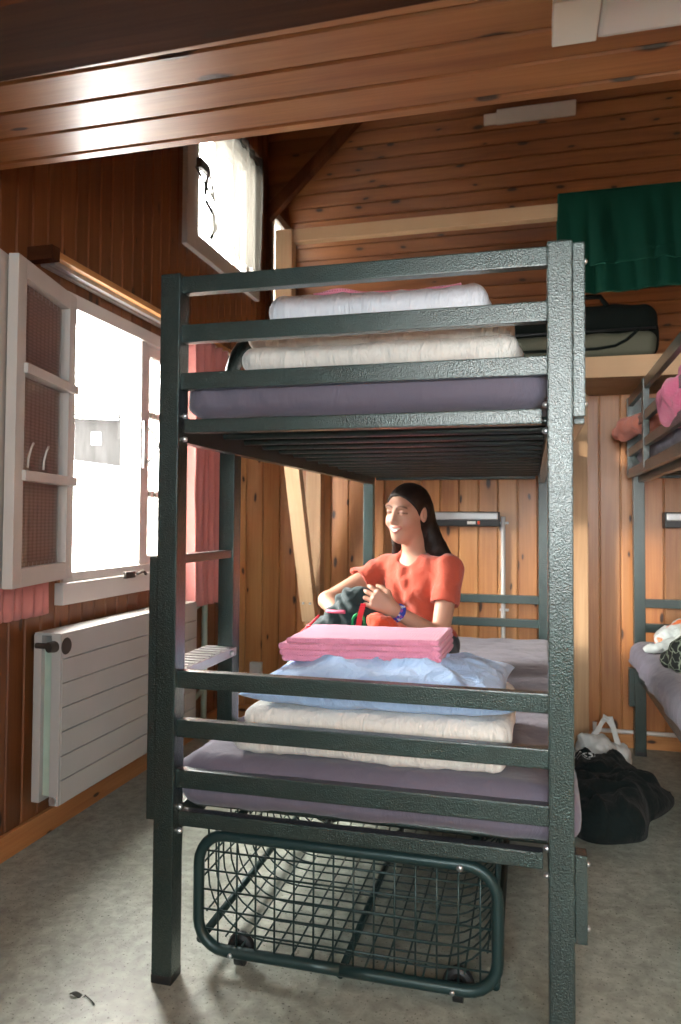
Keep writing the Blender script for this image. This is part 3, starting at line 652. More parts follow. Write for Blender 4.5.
b = MB(); b.tube([(-1.655, RY1, .70), (-1.66, RY1 + .07, .70)], [.03, .026], 14); b.build('valve_knob', M['lamp_white'], pp, sharp=40)
b = MB(); b.box((-1.60, YB - .035, .255), (-1.53, YB, .33), .005); b.box((-1.585, YB - .038, .27), (-1.545, YB - .034, .315), .003); o = b.build('socket_box', M['plinth']); tag(o, 'small white socket box low on the dark back wall', 'socket')

# ------------------------------------------------------------------ lamps and conduits on the back wall
def wall_lamp(x0, x1, label):
    t = thing('wall_lamp', label, 'lamp', ((x0 + x1) / 2, YB, 1.14), 'reading lamps on the back wall')
    b = MB(); b.box((x0, YB - .085, 1.136), (x1, YB - .002, 1.216), .006); b.build('housing', M['black'], t)
    b = MB(); b.box((x0 + .008, YB - .092, 1.172), (x1 - .008, YB - .07, 1.212), .006); b.build('tube_cover', M['grey_metal'], t)
    b = MB(); b.box((x1 - .17, YB - .089, 1.148), (x1 - .125, YB - .083, 1.164), .002); b.build('switch', M['lamp_white'], t)
    b = MB(); b.box((x1 - .115, YB - .090, 1.148), (x1 - .102, YB - .083, 1.166), .002); b.build('indicator', M['orange'], t)
    return t
wall_lamp(-.62, -.164, 'black and grey wall lamp on the back wall, beside the head of the woman')
wall_lamp(.655, 1.05, 'black wall lamp on the back wall above the lower bunk at right')
b = MB(); b.tube([(-.147, YB - .018, .30), (-.147, YB - .018, 1.19)], .012, 10)
for z in (.45, .68, 1.15): b.box((-.165, YB - .024, z), (-.118, YB - .0, z + .012), .002)
o = b.build('conduit', M['plinth'], sharp=50); tag(o, 'white vertical conduit below the wall lamp behind the bunk', 'conduit')
b = MB(); b.tube([(.318, YB - .032, .125), (.318, YB - .032, .086), (.34, YB - .032, .086), (2.35, YB - .032, .086)], .011, 10); o = b.build('conduit', M['plinth'], sharp=50); tag(o, 'white horizontal pipe along the back wall just above the floor', 'conduit')

# ceiling lights
t = thing('tube_light', 'white tube light on the low boarded ceiling, top right', 'light', (.6, 1.66, ZC))
b = MB(); b.box((.050, 1.50, 2.222), (1.35, 1.635, ZC - .001), .006); b.build('body', M['lamp_white'], t)
b = MB(); b.box((.139, 1.508, 2.206), (1.26, 1.640, 2.262), .012); b.build('diffuser', M['diffuser'], t)
b = MB(); b.box((.046, 1.503, 2.204), (.1385, 1.643, 2.265), .004); b.build('end_cap', M['lamp_white'], t)
def onroof(s): return R0 + sl * s
s_ = 2.30; A = onroof(s_)
t = thing('tube_light', 'small white tube light on the far sloping boards, upper right', 'light', tuple(A))
Rr = Matrix(((1, 0, 0), (0, sl[1], nn[1]), (0, sl[2], nn[2])))
def roofbox(lo, hi, bev):
    m = MB(); m.box(lo, hi, bev); v = m.v[0] @ np.array(Rr).T + A; m2 = MB(); m2.add(v, m.f); return m2
roofbox((-.215, -.045, .002), (.285, .045, .085), .005).build('body', M['lamp_white'], t)
roofbox((-.300, -.04, .002), (-.213, .028, .055), .005).build('end_cap', M['lamp_white'], t)

# ------------------------------------------------------------------ luggage and blanket on the loft
t = thing('duffel_bag', 'black and olive duffel bag lying on the loft platform', 'bag', (.2, 3.80, 1.935))
def D(P, d): return P + d * (.010 * fbm(P, 61, 3, (6, 6, 6)))[:, None]
b = MB(); b.rbox((-.30, 3.64, 1.934), (.585, 4.02, 2.205), .07, .03, D); b.build('body', M['bag_dark'], t, smooth=True)
b = MB(); b.rbox((-.305, 3.615, 1.934), (.560, 3.80, 2.052), .035, .03, D); b.build('front_pocket', M['bag_grey'], t, smooth=True)
b = MB(); b.tube([(-.30, 3.606, 1.975), (.30, 3.606, 1.975), (.38, 3.606, 1.985), (.43, 3.606, 2.01), (.47, 3.608, 2.045), (.49, 3.62, 2.07)], .007, 8); b.build('piping', M['bag_dark'], t, smooth=True)
b = MB(); b.tube([(-.30, 3.612, 2.058), (.56, 3.615, 2.062)], .006, 8); b.build('zip', M['black'], t, smooth=True)
b = MB(); b.tube([(.05, 3.66, 2.19), (.08, 3.66, 2.235), (.2, 3.66, 2.24), (.32, 3.66, 2.235), (.35, 3.66, 2.19)], .012, 8); b.build('handle', M['bag_dark'], t, smooth=True)
b = MB(); yb0 = YF - .030
def drape(z_front, z_back, off, seed):
    # path over the rail: up the front, over the top, down the back
    def F(u, v):
        x = .128 + u * .95 + .012 * fbm(np.stack([0 * u, v * 3, 0 * u], 1), seed) * (u < .1); L1, L2, L3 = 2.657 + off - z_front, .075 + 2 * off, 2.657 + off - z_back; T = (L1 + L2 + L3); s = v * T
        yf, ybk = YF - .062 - off, YF + .010 + off
        y = np.where(s < L1, yf, np.where(s < L1 + L2, yf + (s - L1) / L2 * (ybk - yf), ybk)); z = np.where(s < L1, z_front + s, np.where(s < L1 + L2, 2.657 + off + .012 * np.sin(np.clip((s - L1) / L2, 0, 1) * math.pi), 2.657 + off - (s - L1 - L2)))
        hang = np.clip((2.66 - z) / .25, 0, 1); w = (.020 * np.sin(x * 24 + 1.1 * seed) + .012 * np.sin(x * 47 + 2 + z * 3)) * hang
        P = np.stack([x, y * 0, z], 1); w = w + .012 * fbm(P, seed, 2, (7, 1, 4)) * hang
        y = np.where(y < YF - .02, np.minimum(y - np.abs(w) * .9, y), y + np.abs(w) * .7)
        z = z + .010 * np.sin(x * 9 + seed) * (s < .05)
        return np.stack([x, y, z], 1)
    return F
b.grid(drape(2.335, 2.30, .022, 3), 130, 90); b.grid(drape(2.215, 2.25, .006, 8), 130, 90)
o = b.build('velvet_blanket', M['velvet'], smooth=True); solid(o, .007); tag(o, 'dark green velvet blanket hung over the loft rail', 'blanket')

# ------------------------------------------------------------------ things on the right bunk
def blob(name, mat, parts, seed, amp, freq, label=None, cat=None, parent=None, cell=.006, k=.03, zmin=None):
    lo = np.min([np.minimum(V3(*p[0]) - p[2], V3(*p[1]) - p[2]) for p in parts], axis=0) - .03; hi = np.max([np.maximum(V3(*p[0]) + p[2], V3(*p[1]) + p[2]) for p in parts], axis=0) + .03
    S = Field(lo, hi, cell)
    for p in parts: S.cone(p[0], p[1], p[2], p[3] if len(p) > 3 else p[2], k)
    v, f = S.mesh(); n = S.normals(v)
    v = v + n * (amp * fbm(v, seed, 3, (freq,) * 3))[:, None]
    if zmin is not None: v[:, 2] = np.maximum(v[:, 2], zmin)
    b = MB(); b.add(v, f); o = b.build(name, mat, parent, smooth=True)
    if label: tag(o, label, cat)
    return o

class Field:
    """signed-distance grid polygonised with surface nets"""
    def __init__(s, lo, hi, h):
        s.lo = V3(*lo); s.h = h; s.n = np.ceil((V3(*hi) - s.lo) / h).astype(int) + 1
        s.D = np.full(s.n, .06, np.float32); s.ax = [s.lo[i] + h * np.arange(s.n[i]) for i in range(3)]
    def sub(s, lo, hi, m):
        a = np.clip(np.floor((lo - m - s.lo) / s.h).astype(int), 0, s.n - 1); b = np.clip(np.ceil((hi + m - s.lo) / s.h).astype(int) + 1, 1, s.n)
        sl_ = tuple(slice(a[i], b[i]) for i in range(3))
        X, Y, Z = np.meshgrid(*[s.ax[i][sl_[i]] for i in range(3)], indexing='ij', sparse=True); return sl_, X, Y, Z
    def put(s, sl_, d, k, op):
        a = s.D[sl_]; d = d.astype(np.float32)
        if op == 'sub': a, d = -a, d
        if k > 0: h = np.maximum(k - np.abs(a - d), 0) / k; r = np.minimum(a, d) - h * h * k * .25
        else: r = np.minimum(a, d)
        s.D[sl_] = -r if op == 'sub' else r
    def cone(s, a, b, ra, rb=None, k=.02, op='add', m=.05):
        rb = ra if rb is None else rb; a = V3(*a); b = V3(*b); R = max(ra, rb)
        sl_, X, Y, Z = s.sub(np.minimum(a, b) - R, np.maximum(a, b) + R, m)
        d = b - a; L2 = d @ d + 1e-12; t = np.clip(((X - a[0]) * d[0] + (Y - a[1]) * d[1] + (Z - a[2]) * d[2]) / L2, 0, 1)
        q = np.sqrt((X - a[0] - t * d[0]) ** 2 + (Y - a[1] - t * d[1]) ** 2 + (Z - a[2] - t * d[2]) ** 2) - (ra + (rb - ra) * t); s.put(sl_, q, k, op); return s
    def ell(s, c, rad, A=None, k=.02, op='add', m=.05):
        c = V3(*c); rad = V3(*rad); A = np.eye(3) if A is None else np.array(A); ext = np.abs(A.T @ np.diag(rad)).sum(1)
        sl_, X, Y, Z = s.sub(c - ext, c + ext, m); dx, dy, dz = X - c[0], Y - c[1], Z - c[2]
        e = [(A[i][0] * dx + A[i][1] * dy + A[i][2] * dz) for i in range(3)]
        k0 = np.sqrt(sum((e[i] / rad[i]) ** 2 for i in range(3))) + 1e-9; k1 = np.sqrt(sum((e[i] / rad[i] ** 2) ** 2 for i in range(3))) + 1e-9
        s.put(sl_, k0 * (k0 - 1) / k1, k, op); return s
    def clip(s, p, n):          # keep the side n points away from:  dot(x-p,n) <= 0
        p = V3(*p); n = V3(*n); n = n / np.linalg.norm(n); X, Y, Z = np.meshgrid(*s.ax, indexing='ij', sparse=True)
        s.D = np.maximum(s.D, ((X - p[0]) * n[0] + (Y - p[1]) * n[1] + (Z - p[2]) * n[2]).astype(np.float32)); return s
    def sample(s, v):
        q = (v - s.lo) / s.h; i = np.clip(np.floor(q).astype(int), 0, s.n - 2); f = q - i; o = 0
        for a in (0, 1):
            for b_ in (0, 1):
                for c in (0, 1):
                    w = (f[:, 0] if a else 1 - f[:, 0]) * (f[:, 1] if b_ else 1 - f[:, 1]) * (f[:, 2] if c else 1 - f[:, 2]); o = o + w * s.D[i[:, 0] + a, i[:, 1] + b_, i[:, 2] + c]
        return o
    def normals(s, v):
        e = s.h; g = np.stack([s.sample(v + e * np.eye(3)[i]) - s.sample(v - e * np.eye(3)[i]) for i in range(3)], 1); return g / (np.linalg.norm(g, axis=1)[:, None] + 1e-9)
    def mesh(s):
        D = s.D; nx, ny, nz = D.shape; ins = D < 0; c = np.zeros((nx - 1, ny - 1, nz - 1), np.int8)
        for a in (0, 1):
            for b_ in (0, 1):
                for q in (0, 1): c += ins[a:nx - 1 + a, b_:ny - 1 + b_, q:nz - 1 + q]
        I = np.argwhere((c > 0) & (c < 8)); vid = -np.ones(c.shape, np.int64); vid[I[:, 0], I[:, 1], I[:, 2]] = np.arange(len(I))
        acc = np.zeros((len(I), 3)); cnt = np.zeros(len(I)); cor = np.array([(a, b_, q) for a in (0, 1) for b_ in (0, 1) for q in (0, 1)])
        for i in range(8):
            for j in range(i + 1, 8):
                if np.abs(cor[i] - cor[j]).sum() != 1: continue
                A, B = I + cor[i], I + cor[j]; da = D[A[:, 0], A[:, 1], A[:, 2]]; db = D[B[:, 0], B[:, 1], B[:, 2]]; m = (da < 0) != (db < 0)
                t = np.where(m, da / np.where(m, da - db, 1), 0)[:, None]; acc += np.where(m[:, None], cor[i] + t * (cor[j] - cor[i]), 0); cnt += m
        v = s.lo + s.h * (I + acc / cnt[:, None]); F = []
        for ax in range(3):
            u, w = [(1, 2), (2, 0), (0, 1)][ax]
            sa = [slice(1, -1)] * 3; sa[ax] = slice(0, -1); sb = list(sa); sb[ax] = slice(1, None)
            a_ = ins[tuple(sa)]; b_ = ins[tuple(sb)]; E_ = np.argwhere(a_ != b_); off = np.ones(3, int); off[ax] = 0; E_ = E_ + off
            if not len(E_): continue
            du = np.eye(3, dtype=int)[u]; dw = np.eye(3, dtype=int)[w]
            q = [E_ - du - dw, E_ - dw, E_, E_ - du]; q = np.stack([vid[x[:, 0], x[:, 1], x[:, 2]] for x in q], 1)
            fl = ins[E_[:, 0], E_[:, 1], E_[:, 2]]; q[~fl] = q[~fl][:, ::-1]; F.append(q)
        F = np.concatenate(F); F = F[(F >= 0).all(1)]; return v, [tuple(x) for x in F]

blob('blanket', M['pink_flannel'], [((.50, 2.66, 1.60), (.52, 2.92, 1.60), .055), ((.56, 2.60, 1.66), (.60, 2.95, 1.67), .07), ((.50, 2.68, 1.56), (.50, 2.86, 1.545), .045), ((.62, 2.6, 1.62), (.85, 2.7, 1.62), .08)], 71, .02, 13, 'rumpled pink checked blanket on the upper bunk at the right edge', 'blanket')
blob('garment', M['salmon'], [((.425, 3.92, 1.605), (.46, 3.78, 1.625), .035, .048), ((.46, 3.78, 1.625), (.53, 3.55, 1.625), .05, .042), ((.53, 3.55, 1.62), (.64, 3.35, 1.59), .042, .04)], 72, .012, 16, 'salmon pink garment hanging out of the upper bunk at the right', 'garment')
blob('cloth', simple('cream_cloth', (.66, .58, .42), .9), [((.58, 3.28, 1.63), (.66, 3.2, 1.60), .035, .04)], 73, .01, 18, 'small cream cloth on the upper bunk between salmon garment and pink blanket', 'cloth', zmin=1.542)
# crumpled carrier bag and patterned scarf on the lower right mattress
def mk_bagmat():
    t = NT('printed_carrier_bag'); p = t.obj(); n = t.noise(p, 7, 2, .4, .8)
    t.set(Base__Color=t.ramp(n, [(.40, (.50, .55, .53)), (.50, (.60, .64, .62)), (.54, (.75, .16, .03)), (.60, (.72, .20, .05)), (.63, (.55, .60, .58))]), Roughness=.35); t.bump(t.noise(p, 30, 4), .5, .01); return t.m
blob('carrier_bag', mk_bagmat(), [((.60, 3.66, .635), (.72, 3.66, .66), .055, .075), ((.70, 3.60, .63), (.86, 3.64, .69), .07, .07), ((.515, 3.58, .597), (.62, 3.57, .61), .022, .04)], 74, .016, 20, 'white and orange crumpled carrier bag on the lower bunk at the right edge', 'bag', zmin=.575)
def mk_scarf():
    t = NT('patterned_scarf'); p = t.obj(); w = t.new('ShaderNodeTexVoronoi', _feature='DISTANCE_TO_EDGE'); w.inputs['Scale'].default_value = 26; d = t.noise(p, 20, 2)
    v = t.new('ShaderNodeVectorMath', _operation='ADD'); cc = t.new('ShaderNodeCombineXYZ'); t.link(d, cc.inputs[0]); t.link(d, cc.inputs[2]); t.link(p, v.inputs[0]); sc = t.new('ShaderNodeVectorMath', _operation='SCALE'); sc.inputs['Scale'].default_value = .08; t.link(cc.outputs[0], sc.inputs[0]); t.link(sc.outputs[0], v.inputs[1]); t.link(v.outputs[0], w.inputs['Vector'])
    t.set(Base__Color=t.ramp(w.outputs['Distance'], [(.03, (.22, .27, .20)), (.07, (.010, .013, .012))]), Roughness=.9); return t.m
blob('scarf', mk_scarf(), [((.55, 3.26, .608), (.61, 3.20, .64), .034, .06), ((.61, 3.20, .64), (.80, 3.18, .65), .07, .085), ((.56, 3.16, .60), (.8, 3.10, .61), .034, .05)], 75, .012, 12, 'black patterned scarf on the lower bunk in front of the carrier bag', 'scarf', zmin=.575)

# ------------------------------------------------------------------ hoodie, plastic bag and leaf on the floor
poly = np.array([(.135, 2.95), (.175, 2.86), (.24, 2.835), (.33, 2.87), (.405, 2.915), (.425, 3.03), (.44, 3.10), (.515, 3.20), (.575, 3.33), (.565, 3.38), (.53, 3.36), (.475, 3.38), (.47, 3.46), (.42, 3.58), (.32, 3.62), (.21, 3.60), (.15, 3.50), (.125, 3.2)])
def inside(P):
    x, y = P[:, 0], P[:, 1]; c = np.zeros(len(P), bool); n = len(poly); dist = np.full(len(P), 9.)
    for i in range(n):
        a, b_ = poly[i], poly[(i + 1) % n]; cr = ((a[1] > y) != (b_[1] > y)) & (x < (b_[0] - a[0]) * (y - a[1]) / (b_[1] - a[1] + 1e-12) + a[0]); c ^= cr
        d = b_ - a; t_ = np.clip(((P - a) @ d) / (d @ d), 0, 1); dist = np.minimum(dist, np.linalg.norm(P - a - t_[:, None] * d, axis=1))
    return np.where(c, dist, -dist)
def heap(x, y):
    P2 = np.stack([x, y], 1); d = inside(P2); P3 = np.stack([x, y, 0 * x], 1)
    rid = 1 - np.abs(fbm(P3 + .06 * np.stack([vnoise(P3 * 9, 3), vnoise(P3 * 9, 4), 0 * x], 1), 81, 3, (10, 7, 1)))
    e = np.clip(d / .07, 0, 1); prof = np.sqrt(np.clip(1 - (1 - e) ** 2, 0, 1)); body = sstep(.62, .40, x) * .075 + .035
    return d, np.where(d > 0, prof * (body + .055 * np.clip(rid - .35, 0, 1) ** 1.1), 0)
ctr = np.array([.30, 3.2]); pl = poly.copy()
for _ in range(3): pl = np.stack([.75 * pl + .25 * np.roll(pl, -1, 0), .25 * pl + .75 * np.roll(pl, -1, 0)], 1).reshape(-1, 2)
nb_ = len(pl); nr_ = 60; vs = [(ctr[0], ctr[1])]
for k in range(1, nr_ + 1): vs += [tuple(ctr + (q - ctr) * (1 - (1 - k / nr_) ** 1.25)) for q in pl]
vs = np.array(vs); vs = vs; d, hh = heap(vs[:, 0], vs[:, 1]); d[-nb_:] = 0; hh[-nb_:] = 0
vv = np.stack([vs[:, 0], vs[:, 1], hh + .003], 1)
ff = [(0, 1 + j, 1 + (j + 1) % nb_) for j in range(nb_)] + [(1 + (k - 1) * nb_ + j, 1 + k * nb_ + j, 1 + k * nb_ + (j + 1) % nb_, 1 + (k - 1) * nb_ + (j + 1) % nb_) for k in range(1, nr_) for j in range(nb_)]
b = MB(); b.add(vv, ff); hood = b.build('hoodie', M['hoodie'], smooth=True); solid(hood, .003, 1); tag(hood, 'black hoodie with white print crumpled on the floor beside the bunk', 'hoodie')
M['print'] = simple('white_print', (.85, .87, .85), .8)
def text_on(s, size, p, rz, tilt):
    cu = bpy.data.curves.new('t', 'FONT'); cu.body = s; cu.size = size; cu.extrude = .0006; cu.shear = .2; cu.fill_mode = 'NONE' if False else 'BOTH'
    o = bpy.data.objects.new('t', cu); C.objects.link(o); dg = bpy.context.evaluated_depsgraph_get(); me = bpy.data.meshes.new_from_object(o.evaluated_get(dg)); bpy.data.objects.remove(o)
    v = np.array([q.co[:] for q in me.vertices]); f = [tuple(q.vertices) for q in me.polygons]; bpy.data.meshes.remove(me)
    Rm = np.array(Matrix.Rotation(rz, 3, 'Z') @ Matrix.Rotation(tilt, 3, 'X')); v = v @ Rm.T + V3(*p)
    return v, f
for s, size, px, py in (('USSJ', .052, .178, 3.44), ('------', .030, .190, 3.395)):
    b = MB(); v, f = text_on(s, size, (px, py, 0), .08, 0); _, hz_ = heap(v[:, 0], v[:, 1]); v[:, 2] += hz_ + .0085; b.add(v, f); b.build('print', M['print'], hood)
def mk_poly():
    t = NT('white_polythene'); p = t.obj(); d = t.new('ShaderNodeBsdfTranslucent'); d.inputs[0].default_value = (.75, .78, .77, 1)
    t.set(Base__Color=(.80, .83, .82), Roughness=.3); t.bump(t.noise(p, 26, 4, .55, .5), .6, .012); mx = t.new('ShaderNodeMixShader'); mx.inputs[0].default_value = .25
    t.link(t.b.outputs[0], mx.inputs[1]); t.link(d.outputs[0], mx.inputs[2]); t.link(mx.outputs[0], t.out.inputs[0]); return t.m
M['poly'] = mk_poly()
t = thing('plastic_bag', 'white plastic carrier bag on the floor behind the black hoodie', 'bag', (.34, 3.76, 0))
blob('body', M['poly'], [((.27, 3.74, .07), (.40, 3.76, .05), .065, .06), ((.26, 3.70, .11), (.33, 3.72, .10), .035, .05), ((.235, 3.69, .145), (.27, 3.70, .13), .018, .03)], 82, .016, 22, parent=t, zmin=.002)
def strip(pts, w, wd_):
    b = MB(); P = np.array(pts); n = len(P)
    def F(u, v):
        i = u * (n - 1); k = np.clip(i.astype(int), 0, n - 2); f_ = (i - k)[:, None]; p = P[k] * (1 - f_) + P[k + 1] * f_; q = p + (v - .5)[:, None] * V3(*wd_) * w * (1 - .5 * np.sin(u * math.pi))[:, None]
        q[:, 1] += .006 * np.sin(u * 14); return q
    b.grid(F, 24, 5); return b
arc = lambda x0, x1, y, z0, z1: [(x0 + (x1 - x0) * (1 - math.cos(a)) / 2, y, z0 + (z1 - z0) * math.sin(a) ** .8) for a in np.linspace(0, math.pi, 16)]
for (x0, x1, y, z1, tilt) in ((.30, .40, 3.76, .235, .3), ):
    o = strip([(.275, 3.75, .11), (.31, 3.755, .175), (.335, 3.76, .215), (.352, 3.765, .232)], .045, (.8, .1, -.5)).build('handle', M['poly'], t, smooth=True); solid(o, .002)
    o = strip([(.352, 3.765, .232), (.375, 3.765, .19), (.395, 3.76, .12), (.405, 3.755, .06)], .05, (.95, .1, .1)).build('handle', M['poly'], t, smooth=True); solid(o, .002)
b = MB(); b.grid(lambda u, v: np.stack([-1.095 + .042 * u, 1.612 + (v - .5) * .014 * np.sin(u * math.pi) ** .7 + .006 * u, .003 + .004 * np.sin(u * 6)], 1), 12, 5); b.tube([(-1.055, 1.618, .004), (-1.03, 1.605, .003), (-1.015, 1.595, .003)], .0008, 5)
o = b.build('dry_leaf', simple('dark_leaf', (.03, .035, .03), .8), smooth=True); solid(o, .0015); tag(o, 'small dark leaf lying on the floor at lower left', 'leaf')

# ------------------------------------------------------------------ person
PO = V3(-.45, 2.98, .565)
per = thing('person', 'person in a coral T-shirt sitting on the lower bunk, one hand on a backpack', 'person', tuple(PO))
nrm = lambda a: V3(*a) / np.linalg.norm(V3(*a))
HC = V3(-.482, 2.928, 1.193)
hf = nrm((-.45, -.885, -.10)); hl = nrm(np.cross((0.07, -.03, 1), hf)); hu = np.cross(hf, hl)
HA = np.array([hf, hl, hu])
hp = lambda f, l, u: HC + hf * f + hl * l + hu * u
SL, SR = V3(-.305, 2.885, .975), V3(-.590, 3.03, .972)
EL, WL = V3(-.333, 2.775, .730), V3(-.488, 2.645, .842)
ER, WR = V3(-.795, 2.865, .842), V3(-.690, 2.75, .770)
NB = V3(-.452, 2.985, 1.02)
bd = Field((-.93, 2.42, .555), (-.19, 3.25, 1.335), .0032)
# torso
bd.ell((-.45, 3.045, .66), (.155, .115, .12), k=.03); tn = nrm((-.45, -.89, 0)); tl = nrm((.89, -.45, 0)); TA = np.array([tn, tl, (0, 0, 1)])
bd.ell((-.452, 3.00, .80), (.085, .125, .16), TA, .04); bd.ell((-.450, 2.985, .915), (.085, .135, .10), TA, .04)
bd.cone(SL + V3(-.02, .01, .0), SR + V3(.02, -.01, .0), .040, .040, .05)
# neck
bd.cone(NB + V3(0, .01, -.03), hp(-.018, 0, -.05), .050, .047, .03)
# head
bd.ell(hp(-.012, 0, .030), (.094, .073, .083), HA, .02)
bd.ell(hp(.022, 0, -.030), (.066, .057, .080), HA, .03)
bd.ell(hp(.050, 0, -.086), (.030, .027, .026), HA, .03)
for s in (-1, 1):
    bd.ell(hp(.052, s * .034, -.026), (.030, .026, .026), HA, .02)
    bd.ell(hp(.070, s * .030, .034), (.018, .024, .010), HA, .02)
bd.cone(hp(.081, 0, .014), hp(.097, 0, -.020), .0085, .0115, .012)
for s in (-1, 1): bd.ell(hp(.088, s * .0125, -.026), (.011, .0085, .008), HA, .006)
for s in (-1, 1): bd.ell(hp(.092, s * .032, .013), (.018, .019, .011), HA, .014, 'sub')
for s in (-1, 1): bd.ell(hp(.070, s * .031, .012), (.013, .016, .011), HA, .006)
# smiling mouth: lips around an open row of teeth
for q in np.linspace(-1, 1, 9):
    bd.ell(hp(.083 - .017 * q * q, .030 * q, -.056 + .011 * q * q - .010 * (1 - abs(q))), (.007, .0055, .0045), HA, .006)
    bd.ell(hp(.086 - .018 * q * q, .030 * q, -.046 + .004 * q * q), (.006, .0055, .004), HA, .006)
for s in (-1, 1):
    bd.ell(hp(-.010, s * .074, .000), (.018, .009, .031), HA, .008); bd.ell(hp(-.006, s * .083, .003), (.009, .006, .017), HA, .006, 'sub')
# arms
bd.cone(SL, EL, .042, .034, .02); bd.cone(EL, WL, .036, .0235, .015)
bd.cone(SR, ER, .042, .034, .02); bd.cone(ER, WR, .036, .0235, .015)
# legs, folded on the mattress
for (hip, knee, foot) in (((-.37, 3.0, .64), (-.34, 2.74, .64), (-.48, 2.86, .605)), ((-.54, 3.04, .64), (-.72, 2.88, .635), (-.54, 2.82, .60))):
    bd.cone(hip, knee, .072, .056, .03); bd.cone(knee, foot, .052, .036, .02); bd.cone(foot, V3(*foot) + V3(.06, -.02, -.01), .032, .024, .015)
# hands
def hand(W, d, s, n, curl, lens=(.066, .074, .070, .056), spread=.0):
    """W wrist, d along the hand, s from index to little finger, n back of the hand"""
    d, n = nrm(d), nrm(n); s = nrm(np.cross(n, d)) if np.dot(np.cross(n, d), s) > 0 else -nrm(np.cross(n, d)); n = nrm(np.cross(d, s)) if np.dot(np.cross(d, s), n) > 0 else -nrm(np.cross(d, s))
    kn = [W + d * (.080 - .004 * abs(i - 1.2)) + s * (-.030 + i * .0195) - n * .002 for i in range(4)]
    for i in range(4): bd.cone(W + s * (-.013 + .0085 * i), kn[i], .0165 if i < 3 else .015, .0120 - .0006 * i, .012)
    for i in range(4):
        p = kn[i]; a = 0; L = lens[i]; r = .0094 - .0005 * (i == 3)
        for j, fr in enumerate((.46, .30, .24)):
            a += curl[j] + .05 * i; dirv = d * math.cos(a) - n * math.sin(a) + s * spread * (i - 1.5)
            q = p + nrm(dirv) * L * fr; bd.cone(p, q, r, r - .0009, .0035); p = q; r -= .0009
    t0 = W + d * .022 - s * .022 - n * .006; t1 = t0 + nrm(d * .6 - s * .75 - n * .35) * .038; t2 = t1 + nrm(d * .9 - s * .2 - n * .5) * .030; t3 = t2 + nrm(d * .9 - n * .6) * .022
    bd.cone(W + d * .008, t0, .0155, .0150, .01); bd.cone(t0, t1, .0150, .0115, .008); bd.cone(t1, t2, .0108, .0098, .004); bd.cone(t2, t3, .0098, .0082, .004)
hand(WL, (-.86, -.14, .49), (.3, -.2, -.93), (.05, -.93, .36), (.40, .50, .45), spread=.08)
hand(WR, (.55, -.45, -.62), (.2, .5, -.6), (-.55, -.75, .1), (.4, .5, .4))
v, f = bd.mesh()
# pull the little chin crease etc. is left to the field; colours of lips, brows, lashes and teeth as a point attribute
L = (v - HC) @ HA.T; tint = np.zeros((len(v), 4)); front = L[:, 0] > .035
q = L[:, 1] / .033
mouth_low = -.056 + .011 * q * q - .010 * (1 - np.abs(q)); mouth_up = -.046 + .004 * q * q; inm = (np.abs(q) < 1.0) & front
teeth = inm & (L[:, 2] < mouth_up - .0026) & (L[:, 2] > mouth_low + .0036) & (np.abs(q) < .78)
lips = inm & ~teeth & (L[:, 2] < mouth_up + .0045) & (L[:, 2] > mouth_low - .0055)
tint[lips, 0] = .75; tint[teeth, 1] = 1
for s in (-1, 1):
    e = (L[:, 1] - s * .031) / .019; brow = np.exp(-(((L[:, 2] - (.038 - .006 * e * e + .002 * s * e * s)) / .0042) ** 2)) * (np.abs(e) < 1.2) * front
    lash = np.exp(-(((L[:, 2] - (.0095 + .0035 * (1 - e * e))) / .0030) ** 2)) * (np.abs(e) < .95) * front
    tint[:, 2] = np.maximum(tint[:, 2], np.maximum(.85 * brow, .8 * lash))
    ck = np.exp(-(((L[:, 1] - s * .045) / .022) ** 2 + ((L[:, 2] + .03) / .022) ** 2)) * front; tint[:, 3] = np.maximum(tint[:, 3], ck)
b = MB(); b.add(v, f)
def mk_skin():
    t = NT('warm_skin'); a = t.new('ShaderNodeAttribute'); a.attribute_name = 'face_tint'; sp = t.new('ShaderNodeSeparateColor'); t.link(a.outputs['Color'], sp.inputs[0]); p = t.obj()
    base = t.mix(t.noise(p, 16, 3), (.46, .245, .165), (.53, .295, .205)); c = t.mix(t.math('MULTIPLY', a.outputs['Alpha'], .25), base, (.60, .23, .17)); c = t.mix(sp.outputs[0], c, (.46, .13, .11)); c = t.mix(sp.outputs[1], c, (.78, .74, .68)); c = t.mix(sp.outputs[2], c, (.014, .008, .006))
    t.set(Base__Color=c, Roughness=.48, Subsurface__Weight=.12); t.b.inputs['Subsurface Radius'].default_value = (.012, .005, .003); t.link(t.math('MULTIPLY', t.math('SUBTRACT', 1.0, sp.outputs[2]), .35), t.b.inputs['Specular IOR Level']); return t.m
body = b.build('body', mk_skin(), per, smooth=True)
at = body.data.color_attributes.new('face_tint', 'FLOAT_COLOR', 'POINT'); at.data.foreach_set('color', tint.astype(np.float32).ravel())
